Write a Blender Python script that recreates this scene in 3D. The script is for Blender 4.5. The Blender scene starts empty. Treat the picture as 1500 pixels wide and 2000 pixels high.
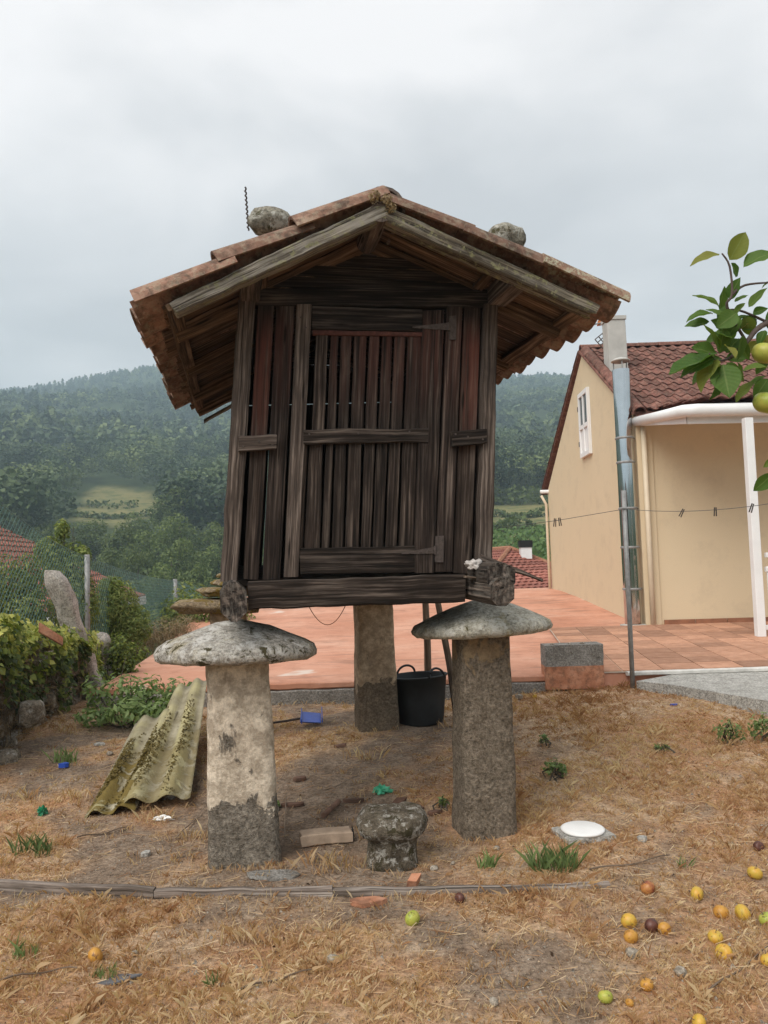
import bpy, bmesh, math, random
import numpy as np
from mathutils import Vector, Matrix, noise as mn
R = math.radians
random.seed(7); rng = np.random.default_rng(7)
scn = bpy.context.scene; col = scn.collection

# ------------------------------------------------------------------ camera
CAM = np.array([0.0, 0.0, 1.5]); FPX = 1500.0
PITCH = math.atan(98 / 1500); ROLL = 0.030
_f = np.array([0, math.cos(PITCH), math.sin(PITCH)]); _u0 = np.array([0, -math.sin(PITCH), math.cos(PITCH)]); _r0 = np.array([1.0, 0, 0])
_r = _r0 * math.cos(ROLL) - _u0 * math.sin(ROLL); _u = _u0 * math.cos(ROLL) + _r0 * math.sin(ROLL)
cd = bpy.data.cameras.new('camera'); cam = bpy.data.objects.new('camera', cd); col.objects.link(cam)
cd.sensor_fit = 'VERTICAL'; cd.sensor_height = 36; cd.sensor_width = 27; cd.lens = 36 * FPX / 2000
cd.clip_start = 0.05; cd.clip_end = 6000
cam.matrix_world = Matrix(((_r[0], _u[0], -_f[0], CAM[0]), (_r[1], _u[1], -_f[1], CAM[1]), (_r[2], _u[2], -_f[2], CAM[2]), (0, 0, 0, 1)))
scn.camera = cam
scn.render.resolution_x = 768; scn.render.resolution_y = 1024

# ------------------------------------------------------------------ light
SUN = Vector((-0.50, -0.66, 0.85)).normalized()
EXPOSURE = 1.35
sl = bpy.data.lights.new('sun', 'SUN'); sl.energy = 1.5; sl.angle = R(45); sl.color = (1, .95, .88)
so = bpy.data.objects.new('sun', sl); col.objects.link(so); so.rotation_euler = (-SUN).to_track_quat('-Z', 'Y').to_euler(); so.location = (-6, -4, 12)
w = bpy.data.worlds.new('World'); scn.world = w; w.use_nodes = True
nt = w.node_tree; nt.nodes.clear()
def N(nt, t, **k):
    n = nt.nodes.new(t)
    for a, b in k.items():
        if a.startswith('i_'):
            n.inputs[int(a[2:])].default_value = b
        else: setattr(n, a, b)
    return n
def L(nt, a, b): nt.links.new(a, b)
def world():
    out = N(nt, 'ShaderNodeOutputWorld')
    sky = N(nt, 'ShaderNodeTexSky', sky_type='NISHITA'); sky.sun_disc = False
    sky.sun_elevation = math.asin(SUN.z); sky.sun_rotation = math.atan2(SUN.x, SUN.y) % (2 * math.pi)
    sky.air_density = 1.0; sky.dust_density = 2.0
    b1 = N(nt, 'ShaderNodeBackground'); b1.inputs[1].default_value = .10; L(nt, sky.outputs[0], b1.inputs[0])
    tc = N(nt, 'ShaderNodeTexCoord'); sep = N(nt, 'ShaderNodeSeparateXYZ'); L(nt, tc.outputs['Generated'], sep.inputs[0])
    za = N(nt, 'ShaderNodeMath', operation='MAXIMUM'); L(nt, sep.outputs[2], za.inputs[0]); za.inputs[1].default_value = 0
    zb = N(nt, 'ShaderNodeMath', operation='ADD'); L(nt, za.outputs[0], zb.inputs[0]); zb.inputs[1].default_value = .22
    dx = N(nt, 'ShaderNodeMath', operation='DIVIDE'); L(nt, sep.outputs[0], dx.inputs[0]); L(nt, zb.outputs[0], dx.inputs[1])
    dy = N(nt, 'ShaderNodeMath', operation='DIVIDE'); L(nt, sep.outputs[1], dy.inputs[0]); L(nt, zb.outputs[0], dy.inputs[1])
    cb = N(nt, 'ShaderNodeCombineXYZ'); L(nt, dx.outputs[0], cb.inputs[0]); L(nt, dy.outputs[0], cb.inputs[1]); cb.inputs[2].default_value = SKYSEED
    n1 = N(nt, 'ShaderNodeTexNoise'); n1.inputs['Scale'].default_value = 1.5; n1.inputs['Detail'].default_value = 5; n1.inputs['Roughness'].default_value = .48; n1.inputs['Distortion'].default_value = .25
    L(nt, cb.outputs[0], n1.inputs['Vector'])
    rp = N(nt, 'ShaderNodeValToRGB'); e = rp.color_ramp.elements
    e[0].position = .36; e[0].color = (.285, .278, .277, 1); e[1].position = .62; e[1].color = (.455, .435, .425, 1)
    m = rp.color_ramp.elements.new(.50); m.color = (.352, .342, .338, 1)
    L(nt, n1.outputs[0], rp.inputs[0])
    b2 = N(nt, 'ShaderNodeBackground'); b2.inputs[1].default_value = 1.0; L(nt, rp.outputs[0], b2.inputs[0])
    mx = N(nt, 'ShaderNodeMixShader'); mx.inputs[0].default_value = .95
    L(nt, b1.outputs[0], mx.inputs[1]); L(nt, b2.outputs[0], mx.inputs[2]); L(nt, mx.outputs[0], out.inputs[0])
SKYSEED = 3.1
world()
vs = scn.view_settings; vs.view_transform = 'Standard'; vs.look = 'None'; vs.exposure = EXPOSURE; vs.gamma = 1; vs.use_curve_mapping = False
cy = scn.cycles; cy.use_denoising = True; cy.denoising_prefilter = 'NONE'; cy.max_bounces = 8; cy.volume_bounces = 1; cy.transparent_max_bounces = 8
cy.use_adaptive_sampling = True; cy.adaptive_threshold = .005

# ------------------------------------------------------------------ pixel -> place (photograph pixels, 1500 x 2000)
def ray(px, py):
    d = _f * FPX + _r * (px - 750) - _u * (py - 1000)
    return d / np.linalg.norm(d)
def at(px, py, Y):
    d = ray(px, py); return CAM + d * (Y / d[1])
def gz(px, py, z):
    d = ray(px, py); return CAM + d * ((z - CAM[2]) / d[2])
def ss(a, b, x):
    t = np.clip((np.asarray(x, float) - a) / (b - a), 0, 1); return t * t * (3 - 2 * t)
def vn(x, y, s, seed=0):
    """cheap smooth noise, numpy friendly, about -1..1"""
    x = np.asarray(x, float) * s + seed * 17.3; y = np.asarray(y, float) * s - seed * 9.7
    return (np.sin(x * 1.3 + 1.7 * np.sin(y * .9 + .3)) + np.sin(y * 1.1 + 1.9 * np.sin(x * .7 + 2.1)) + .6 * np.sin(x * 2.3 - y * 1.9 + seed)) / 2.6
def Hn(x, y):
    z = .12 * ss(4.3, 6.4, y) + .09 * ss(.2, 2.6, x) * ss(4.6, 7.4, y)
    z = z + .012 * vn(x, y, 3.1, 1) + .006 * vn(x, y, 9.0, 2) + .05 * ss(-2.3, -3.0, x)
    z = z - .9 * ss(-3.4, -5.0, x) - .5 * ss(8.0, 9.5, y) - .35 * ss(7.9, 8.3, y) * ss(-3.2, -2.8, x)
    return z
def dens(x, y):   # where the dry grass grows thick; trampled earth under the granary and along the batten
    d = .52 + .45 * vn(x, y, 1.9, 5) + .32 * vn(x, y, 5.2, 6) + .2 * vn(x, y, 13, 7)
    d = d - .62 * np.exp(-(((x + .30) / .58) ** 2 + ((y - 5.0) / 1.15) ** 2)) - .5 * np.exp(-(((x + 1.9) / .8) ** 2 + ((y - 5.3) / .7) ** 2)) - .35 * np.exp(-((y - 3.75) / .16) ** 2) * ss(1, -.2, x) + .38 * ss(.9, 1.6, x) * ss(4.2, 5, y); return d
def gp(px, py):
    d = ray(px, py); t = np.linspace(1.5, 7.72, 1400) / d[1]; X = CAM[0] + d[0] * t; Y = CAM[1] + d[1] * t; Z = CAM[2] + d[2] * t; hit = np.nonzero(Z <= Hn(X, Y))[0]; i = int(hit[0]) if len(hit) else len(t) - 1
    return np.array([X[i], Y[i], float(Hn(X[i], Y[i]))])
# granary frame: local x to the right along its front, local y into it, z up
GO = np.array([-.04, 3.99, 0.0]); GYAW = R(11)
_gx = np.array([math.cos(GYAW), math.sin(GYAW), 0]); _gy = np.array([-math.sin(GYAW), math.cos(GYAW), 0])
def LP(px, py, y=0.0):
    d = ray(px, py); t = (y - (CAM - GO) @ _gy) / (d @ _gy); p = CAM + d * t - GO
    return np.array([p @ _gx, y, p[2]])
def toL(p): p = np.asarray(p) - GO; return np.array([p @ _gx, p @ _gy, p[2]])
def toW(p): return GO + _gx * p[0] + _gy * p[1] + np.array([0, 0, p[2]])

# ------------------------------------------------------------------ objects
PINV = {}
def link(o, parent=None):
    col.objects.link(o)
    if parent is not None:
        o.parent = parent
        if parent.name in PINV: o.matrix_parent_inverse = PINV[parent.name]
    return o
def tag(o, label=None, cat=None, group=None, kind=None):
    if label: o['label'] = label
    if cat: o['category'] = cat
    if group: o['group'] = group
    if kind: o['kind'] = kind
    return o
def thing(name, label, cat, loc=(0, 0, 0), rz=0, group=None):
    o = bpy.data.objects.new(name, None); o.empty_display_size = .1; link(o); o.location = loc; o.rotation_euler = (0, 0, rz)
    return tag(o, label, cat, group)
def wthing(name, label, cat, loc=(0, 0, 0), group=None):
    """a thing whose parts are written in world coordinates"""
    o = thing(name, label, cat, tuple(map(float, loc)), 0, group); PINV[o.name] = Matrix.Translation(-Vector(tuple(map(float, loc)))); return o
def place(me, name, mat, parent, M):
    """another piece that shares mesh data, at matrix M"""
    o = bpy.data.objects.new(name, me); link(o, parent); o.matrix_basis = M
    if mat is not None:
        o.material_slots[0].link = 'OBJECT'; o.material_slots[0].material = mat
    return o
def frame(o_, ex, ey, ez):
    return Matrix(((ex[0], ey[0], ez[0], o_[0]), (ex[1], ey[1], ez[1], o_[1]), (ex[2], ey[2], ez[2], o_[2]), (0, 0, 0, 1)))
def unit(v): v = np.asarray(v, float); return v / np.linalg.norm(v)
class MB:
    def __init__(s): s.v = []; s.f = []; s.uv = []
    def add(s, vs_, fs, uv=None):
        b = len(s.v); s.v += [tuple(map(float, p)) for p in vs_]; s.f += [tuple(b + i for i in f) for f in fs]
        s.uv += list(uv) if uv is not None else [(p[0], p[1]) for p in vs_]
        return s
    def mesh(s, name, fix=True, smooth=False):
        me = bpy.data.meshes.new(name); me.from_pydata(s.v, [], s.f)
        if len(s.uv) == len(s.v):
            ul = me.uv_layers.new(name='UVMap'); li = np.zeros(len(me.loops), np.int32); me.loops.foreach_get('vertex_index', li)
            ul.data.foreach_set('uv', np.array(s.uv, np.float32)[li].ravel())
        if fix:
            bm = bmesh.new(); bm.from_mesh(me); bmesh.ops.recalc_face_normals(bm, faces=bm.faces); bm.to_mesh(me); bm.free()
        if smooth: me.polygons.foreach_set('use_smooth', [True] * len(me.polygons))
        return me
    def build(s, name, mat, parent=None, smooth=False, fix=True):
        me = s.mesh(name, fix, smooth); me.materials.append(mat); return link(bpy.data.objects.new(name, me), parent)
    # --- shapes
    def ring(s, rings, close=True, cap=True, uvs=None):
        n = len(rings[0]); b = len(s.v); k = len(rings)
        vs_ = [p for r in rings for p in r]; fs = []
        for i in range(k - 1):
            for j in range(n if close else n - 1):
                j2 = (j + 1) % n; fs.append((i * n + j, i * n + j2, (i + 1) * n + j2, (i + 1) * n + j))
        if cap and close: fs += [tuple(range(n))[::-1], tuple((k - 1) * n + j for j in range(n))]
        return s.add(vs_, fs, uvs)
    def plank(s, A0, A1, B0, B1, T, n=8, ch=.005, jit=.0, end=.0):
        """board from edge A0-A1 to edge B0-B1, thickness vector T, chamfered, a little uneven; UV runs along the grain"""
        A0, A1, B0, B1, T = [np.asarray(q, float) for q in (A0, A1, B0, B1, T)]
        th = np.linalg.norm(T); ln = np.linalg.norm((B0 + B1 - A0 - A1) / 2); W = np.linalg.norm(A1 - A0)
        a = min(.45, ch / max(W, 1e-4)); d = min(.45, ch / max(th, 1e-4))
        sec = [(a, 0), (1 - a, 0), (1, d), (1, 1 - d), (1 - a, 1), (a, 1), (0, 1 - d), (0, d)]
        per = np.cumsum([0] + [math.hypot((sec[i + 1][0] - sec[i][0]) * W, (sec[i + 1][1] - sec[i][1]) * th) for i in range(7)])
        o1, o2, sd = random.uniform(0, 40), random.uniform(0, 40), random.uniform(0, 90)
        rings, uv = [], []
        for i in range(n + 1):
            t = i / n; l = A0 + (B0 - A0) * t; r = A1 + (B1 - A1) * t; e = (r - l) / max(np.linalg.norm(r - l), 1e-6)
            jl = jit * (mn.noise((sd, t * ln * 7, 0)) + .5 * mn.noise((sd, t * ln * 23, 3))); jr = jit * (mn.noise((sd, t * ln * 7, 9)) + .5 * mn.noise((sd, t * ln * 23, 13)))
            jt = jit * .6 * mn.noise((sd, t * ln * 6, 19))
            ring = []
            for k, (x, y) in enumerate(sec):
                p = l - e * jl * (1 - x) + e * jr * x + (r - l) * x + T * (y + jt / max(th, .005) * (1 - y) * .5)
                if end and i in (0, n):
                    dirv = (B0 - A0) / max(np.linalg.norm(B0 - A0), 1e-6); p = p + dirv * end * random.uniform(-1, 1)
                ring.append(p); uv.append((o1 + t * ln, o2 + per[k]))
            rings.append(ring)
        s.ring(rings, uvs=uv, cap=False)
        for rg in (rings[0][::-1], rings[-1]):   # end grain
            cu = [(o1 + x * W * 14, o2 + y * th * .5) for x, y in (sec[::-1] if rg is not rings[-1] else sec)]; s.add(rg, [tuple(range(8))], cu)
        return s
    def box(s, lo, hi):
        x0, y0, z0 = lo; x1, y1, z1 = hi
        return s.add([(x0, y0, z0), (x1, y0, z0), (x1, y1, z0), (x0, y1, z0), (x0, y0, z1), (x1, y0, z1), (x1, y1, z1), (x0, y1, z1)],
                     [(0, 3, 2, 1), (4, 5, 6, 7), (0, 1, 5, 4), (1, 2, 6, 5), (2, 3, 7, 6), (3, 0, 4, 7)])
    def poly(s, pts, T):
        """polygon extruded along T"""
        n = len(pts); pts = [np.asarray(p, float) for p in pts]; T = np.asarray(T, float)
        return s.add(pts + [p + T for p in pts], [tuple(range(n)), tuple(range(2 * n - 1, n - 1, -1))] + [(i, (i + 1) % n, n + (i + 1) % n, n + i) for i in range(n)])
    def tube(s, path, rad, n=8, jit=0, cap=True):
        path = [np.asarray(p, float) for p in path]; k = len(path)
        rad = [rad] * k if np.isscalar(rad) else rad; rings, uv = [], []; acc = 0; up = np.array([.13, .21, .97]); o1 = random.uniform(0, 30)
        for i in range(k):
            t = path[min(i + 1, k - 1)] - path[max(i - 1, 0)]; t = t / max(np.linalg.norm(t), 1e-9)
            if abs(t @ up) > .95: up = np.array([.97, .1, .2])
            a = np.cross(t, up); a /= np.linalg.norm(a); b = np.cross(t, a)
            if i: acc += np.linalg.norm(path[i] - path[i - 1])
            ring = []
            for j in range(n):
                th = 2 * math.pi * j / n; r = rad[i] * (1 + jit * mn.noise((path[i][0] * 9 + j, path[i][1] * 9, path[i][2] * 9)))
                ring.append(path[i] + (a * math.cos(th) + b * math.sin(th)) * r); uv.append((o1 + acc, rad[i] * th))
            rings.append(ring)
        return s.ring(rings, uvs=uv, cap=cap)
    def lathe(s, prof, c=(0, 0, 0), n=24, wob=0, seed=0, sx=1, sy=1):
        rings = []
        for (r, z) in prof:
            ring = []
            for j in range(n):
                th = 2 * math.pi * j / n; q = 1 + wob * mn.noise((math.cos(th) * 1.6 + seed, math.sin(th) * 1.6, z * 5 + seed))
                ring.append((c[0] + r * q * math.cos(th) * sx, c[1] + r * q * math.sin(th) * sy, c[2] + z))
            rings.append(ring)
        return s.ring(rings)
    def blob(s, c, r, sub=2, amp=.25, fr=1.6, seed=0, amp2=.06):
        bm = bmesh.new(); bmesh.ops.create_icosphere(bm, subdivisions=sub, radius=1); bm.verts.ensure_lookup_table()
        vs_ = []
        for v in bm.verts:
            p = v.co; k = 1 + amp * mn.noise(p * fr + Vector((seed, seed * 2.1, 0))) + amp2 * mn.noise(p * fr * 4 + Vector((0, seed, seed)))
            vs_.append((c[0] + p.x * r[0] * k, c[1] + p.y * r[1] * k, c[2] + p.z * r[2] * k))
        fs = [tuple(v.index for v in f.verts) for f in bm.faces]; bm.free()
        return s.add(vs_, fs)
def rough_stone(name, c, size, mat, parent=None, sub=3, seed=0, rz=0, flat=.0, box=.5):
    """angular field stone: icosphere pushed toward a box, with noise"""
    m = MB(); bm = bmesh.new(); bmesh.ops.create_icosphere(bm, subdivisions=sub, radius=1); vs_ = []
    ca, sa = math.cos(rz), math.sin(rz)
    for v in bm.verts:
        p = v.co.normalized(); q = p / max(abs(p.x), abs(p.y), abs(p.z)); p = p.lerp(q * .82, box)
        k = 1 + .22 * mn.noise(v.co * 1.4 + Vector((seed, 2 * seed, 1))) + .07 * mn.noise(v.co * 5 + Vector((seed, 0, seed)))
        x, y, z = p.x * size[0] * k, p.y * size[1] * k, p.z * size[2] * k
        vs_.append((x * ca - y * sa, x * sa + y * ca, z))
    m.add(vs_, [tuple(v.index for v in f.verts) for f in bm.faces]); bm.free()
    o = m.build(name, mat, parent, smooth=True); o.location = c; return o
def npmesh(name, V, F, mat, parent=None, tint=None, smooth=False):
    me = bpy.data.meshes.new(name); V = np.asarray(V, np.float32); F = np.asarray(F, np.int32); nf, k = F.shape
    me.vertices.add(len(V)); me.vertices.foreach_set('co', V.ravel()); me.loops.add(nf * k); me.loops.foreach_set('vertex_index', F.ravel())
    me.polygons.add(nf); me.polygons.foreach_set('loop_start', np.arange(nf, dtype=np.int32) * k)
    if tint is not None:
        a = me.attributes.new('tint', 'FLOAT', 'POINT'); a.data.foreach_set('value', np.asarray(tint, np.float32))
    if smooth: me.polygons.foreach_set('use_smooth', np.ones(nf, bool))
    me.update(calc_edges=True); me.materials.append(mat)
    return link(bpy.data.objects.new(name, me), parent)
def leaves(C, Nrm, size, asp=.55, fold=.18, g=rng, droop=.0):
    """rhomb leaves: centre, facing normal, size -> verts (N*4), quads"""
    n = len(C); C = np.asarray(C, float); Nrm = Nrm / np.maximum(np.linalg.norm(Nrm, axis=1, keepdims=True), 1e-6)
    a = g.normal(size=(n, 3)); a[:, 2] -= droop; a -= Nrm * (a * Nrm).sum(1, keepdims=True); a /= np.maximum(np.linalg.norm(a, axis=1, keepdims=True), 1e-6)
    b = np.cross(Nrm, a); s = np.asarray(size).reshape(-1, 1) * np.ones((n, 1))
    p0 = C - a * s * .5; p2 = C + a * s * .5; mid = C - a * s * .08
    p1 = mid + b * s * asp * .5 + Nrm * s * fold; p3 = mid - b * s * asp * .5 + Nrm * s * fold
    V = np.stack([p0, p1, p2, p3], 1).reshape(-1, 3); F = np.arange(n * 4).reshape(-1, 4)
    return V, F
def lobes(centers, radii, n, g, jit=.35):
    """points on lobed crown shells with outward normals"""
    centers = np.asarray(centers, float); radii = np.asarray(radii, float)
    if radii.ndim == 1: radii = np.repeat(radii[:, None], 3, 1)
    wgt = radii[:, 0] ** 2; k = g.choice(len(centers), n, p=wgt / wgt.sum())
    d = g.normal(size=(n, 3)); d /= np.linalg.norm(d, axis=1, keepdims=True)
    rr = 1 - np.abs(g.normal(size=(n, 1))) * jit * .6
    P = centers[k] + d * radii[k] * rr
    return P, d + g.normal(size=(n, 3)) * .45

# ------------------------------------------------------------------ materials
def newmat(name, rough=.85, spec=.25):
    m = bpy.data.materials.new(name); m.use_nodes = True; t = m.node_tree; b = t.nodes['Principled BSDF']
    b.inputs['Roughness'].default_value = rough; b.inputs['Specular IOR Level'].default_value = spec
    return m, t, b
def tco(t, kind='Object', scale=(1, 1, 1), rnd=True):
    tc = N(t, 'ShaderNodeTexCoord'); mp = N(t, 'ShaderNodeMapping'); mp.inputs['Scale'].default_value = scale; L(t, tc.outputs[kind], mp.inputs[0])
    if rnd:
        oi = N(t, 'ShaderNodeObjectInfo'); mu = N(t, 'ShaderNodeMath', operation='MULTIPLY'); mu.inputs[1].default_value = 37.0
        L(t, oi.outputs['Random'], mu.inputs[0]); L(t, mu.outputs[0], mp.inputs['Location'])
    return mp.outputs[0]
def nz(t, vec, scale, detail=4, rough=.55, dist=0, out=0):
    n = N(t, 'ShaderNodeTexNoise'); n.inputs['Scale'].default_value = scale; n.inputs['Detail'].default_value = detail
    n.inputs['Roughness'].default_value = rough; n.inputs['Distortion'].default_value = dist; L(t, vec, n.inputs['Vector']); return n.outputs[out]
def vor(t, vec, scale, feat='F1', out=0):
    n = N(t, 'ShaderNodeTexVoronoi', feature=feat); n.inputs['Scale'].default_value = scale; L(t, vec, n.inputs['Vector']); return n.outputs[out]
def rp(t, fac, stops, interp='LINEAR'):
    n = N(t, 'ShaderNodeValToRGB'); cr = n.color_ramp; cr.interpolation = interp
    while len(cr.elements) < len(stops): cr.elements.new(.5)
    for e, (p, c) in zip(cr.elements, stops): e.position = p; e.color = (*c, 1) if hasattr(c, '__len__') else (c, c, c, 1)
    L(t, fac, n.inputs[0]); return n.outputs[0]
def mix(t, fac, a, b, mode='MIX'):
    n = N(t, 'ShaderNodeMix', data_type='RGBA', blend_type=mode)
    for s, v in ((n.inputs[0], fac), (n.inputs[6], a), (n.inputs[7], b)):
        if hasattr(v, 'is_linked'): L(t, v, s)
        elif hasattr(v, '__len__'): s.default_value = (*v, 1)
        else: s.default_value = v
    return n.outputs[2]
def mth(t, op, a, b=0.0):
    n = N(t, 'ShaderNodeMath', operation=op)
    for s, v in ((n.inputs[0], a), (n.inputs[1], b)):
        if hasattr(v, 'is_linked'): L(t, v, s)
        else: s.default_value = v
    return n.outputs[0]
def bump(t, b, h, strength=.5, dist=.01):
    n = N(t, 'ShaderNodeBump'); n.inputs['Strength'].default_value = strength; n.inputs['Distance'].default_value = dist
    L(t, h, n.inputs['Height']); L(t, n.outputs[0], b.inputs['Normal'])
def sepz(t, vec, i=2):
    n = N(t, 'ShaderNodeSeparateXYZ'); L(t, vec, n.inputs[0]); return n.outputs[i]
def objz(t, i=2):
    tc = N(t, 'ShaderNodeTexCoord'); return sepz(t, tc.outputs['Object'], i)
def normz(t):
    g = N(t, 'ShaderNodeNewGeometry'); return sepz(t, g.outputs['Normal'])

def wood(name, dark, mid, light, red=None, redk=.6, moss=0, grey=0, rough=.9):
    """weathered timber, grain along the board's length (UV u)"""
    m, t, b = newmat(name, rough, .2)
    v1 = tco(t, 'UV', (2.0, 60, 1)); v2 = tco(t, 'UV', (4, 170, 1)); v3 = tco(t, 'UV', (4, 9, 1))
    g1 = nz(t, v1, 1, 5, .62, .22); g2 = nz(t, v2, 1, 3, .65, .1); big = nz(t, v3, 1, 4, .55, .3)
    c = rp(t, g1, [(.34, dark), (.5, mid), (.66, light)]); c = mix(t, .55, c, rp(t, g2, [(.32, .45), (.68, 1.6)]), 'MULTIPLY')
    c = mix(t, rp(t, big, [(.36, 1.0), (.62, 0.0)]), c, mix(t, .55, c, dark))
    oi = N(t, 'ShaderNodeObjectInfo'); c = mix(t, 1.0, c, rp(t, oi.outputs['Random'], [(0, .72), (1, 1.22)]), 'MULTIPLY')
    if red:
        z = objz(t); lo, hi = red; f1 = mth(t, 'MULTIPLY', rp(t, mth(t, 'DIVIDE', mth(t, 'SUBTRACT', z, lo - .25), hi - lo + .36), [(0, 0.0), (.5, .8), (.78, 1.0), (1, 0.0)]), 1.0)
        f = mth(t, 'MULTIPLY', f1, rp(t, nz(t, v1, .8, 4), [(.34, 0.0), (.56, redk)])); c = mix(t, f, c, (.16, .052, .036))
    if grey:
        f = rp(t, nz(t, tco(t, 'UV', (6, 40, 1)), 1, 5, .65), [(.48, 0.0), (.66, grey)]); c = mix(t, f, c, (.32, .29, .25))
    if moss:
        f = rp(t, nz(t, tco(t, 'Object', (1, 1, 1)), 26, 5, .7), [(.52, 0.0), (.62, moss)]); c = mix(t, f, c, mix(t, nz(t, tco(t), 60), (.10, .10, .02), (.42, .40, .24)))
    kn = N(t, 'ShaderNodeTexVoronoi', feature='F1'); kn.inputs['Scale'].default_value = 1.0; L(t, tco(t, 'UV', (2.2, 17, 1)), kn.inputs['Vector']); c = mix(t, rp(t, kn.outputs[0], [(.07, .9), (.15, 0.0)]), c, (.010, .007, .005))
    crack = rp(t, nz(t, tco(t, 'UV', (1.4, 95, 1)), 1, 2, .5, .9), [(.30, 0.0), (.36, 1.0)])
    c = mix(t, crack, mix(t, .8, c, (.008, .006, .005)), c); L(t, c, b.inputs['Base Color'])
    h = mth(t, 'ADD', mth(t, 'ADD', g1, mth(t, 'MULTIPLY', g2, .5)), mth(t, 'MULTIPLY', crack, .9)); bump(t, b, h, .9, .006)
    return m
WOOD = wood('dark_weathered_wood', (.009, .0065, .005), (.040, .028, .022), (.135, .105, .085))
WOODH = wood('dark_worn_rail_wood', (.008, .006, .0045), (.032, .023, .018), (.13, .103, .085))
WOODP = wood('grey_brown_post_wood', (.030, .022, .018), (.105, .080, .065), (.25, .20, .168))
WOODR = wood('red_stained_wood', (.011, .0075, .006), (.042, .029, .022), (.115, .087, .07), red=(2.26, 2.72), redk=.62)
WOODT = wood('faint_red_slat_wood', (.011, .0075, .006), (.043, .030, .024), (.125, .096, .078), red=(2.50, 2.74), redk=.28)
RAKE = wood('lichened_grey_rake_wood', (.055, .046, .036), (.23, .20, .16), (.46, .42, .36), moss=.6, grey=.8)
RAKED = wood('mossy_dark_rake_wood', (.022, .018, .013), (.11, .09, .065), (.30, .26, .20), moss=.8, grey=.5)
UNDER = wood('brown_roof_board_wood', (.040, .024, .014), (.16, .098, .058), (.30, .20, .13))
PLANKW = wood('bleached_plank_wood', (.09, .07, .055), (.28, .225, .19), (.46, .40, .35))
STAKE = wood('bleached_stake_wood', (.10, .07, .05), (.24, .18, .13), (.38, .30, .23))
CHAR = wood('rotten_beam_end_wood', (.012, .010, .009), (.06, .047, .038), (.21, .165, .135), grey=.3)

def stone(name, a, b_, c_, lich=None, moss=None, mossf=.5, yellow=0, sc=1.0, bs=.8):
    m, t, b = newmat(name, .92, .2); v = tco(t)
    n1 = nz(t, v, 9 * sc, 6, .68); n2 = nz(t, v, 55 * sc, 4, .75); sp = vor(t, v, 85 * sc)
    c = rp(t, n1, [(.30, a), (.5, b_), (.70, c_)]); c = mix(t, .8, c, rp(t, n2, [(.34, .35), (.66, 1.55)]), 'MULTIPLY')
    c = mix(t, rp(t, sp, [(.10, .5), (.25, 0.0)]), c, (.05, .045, .04))
    if lich: c = mix(t, rp(t, nz(t, v, 14 * sc, 6, .72, .4), [(.52, 0.0), (.60, .9)]), c, mix(t, n2, lich, (.62, .60, .56)))
    if yellow: c = mix(t, rp(t, nz(t, v, 5.5, 4, .6), [(.57, 0.0), (.68, yellow)]), c, (.30, .22, .035))
    if moss: c = mix(t, rp(t, nz(t, v, 11 * sc, 6, .7, .6), [(mossf, 0.0), (mossf + .05, 1.0)]), c, mix(t, n2, moss, (.10, .085, .04)))
    L(t, c, b.inputs['Base Color']); bump(t, b, mth(t, 'ADD', n1, mth(t, 'MULTIPLY', n2, .9)), bs, .022); return m
CAPL = stone('lichened_granite', (.22, .195, .165), (.39, .36, .315), (.56, .53, .47), lich=(.60, .57, .53), moss=(.045, .038, .022), mossf=.565, yellow=.35)
CAPR = stone('grey_green_granite', (.24, .22, .18), (.39, .365, .30), (.54, .51, .43), lich=(.50, .48, .41), moss=(.10, .09, .05), mossf=.63, yellow=.6)
CAPB = stone('yellow_mossed_slab_stone', (.16, .12, .08), (.30, .23, .15), (.42, .33, .22), moss=(.30, .19, .03), mossf=.50)
ROCK = stone('speckled_roof_rock', (.13, .12, .095), (.24, .22, .175), (.38, .36, .30), lich=(.42, .41, .34), moss=(.07, .065, .035), mossf=.56)
WALLST = stone('wall_field_stone', (.13, .105, .08), (.25, .205, .155), (.40, .34, .27), lich=(.42, .38, .32), moss=(.07, .07, .03), mossf=.60)
POSTST = stone('pale_granite_post', (.30, .26, .22), (.48, .43, .38), (.62, .57, .52), lich=(.60, .48, .44), moss=(.12, .10, .06), mossf=.66)
STUB = stone('black_mossed_stub_stone', (.075, .06, .042), (.15, .122, .088), (.27, .23, .175), lich=(.40, .36, .29), moss=(.04, .032, .02), mossf=.55, sc=1.7, bs=1.0)
CONC = stone('aged_concrete', (.17, .155, .135), (.27, .25, .225), (.36, .34, .31), lich=None, moss=(.09, .085, .07), mossf=.62)
PALEC = stone('pale_concrete', (.34, .32, .29), (.46, .44, .40), (.57, .55, .51))
PEB = stone('pebble_stone', (.22, .18, .14), (.36, .31, .25), (.52, .47, .40))

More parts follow.
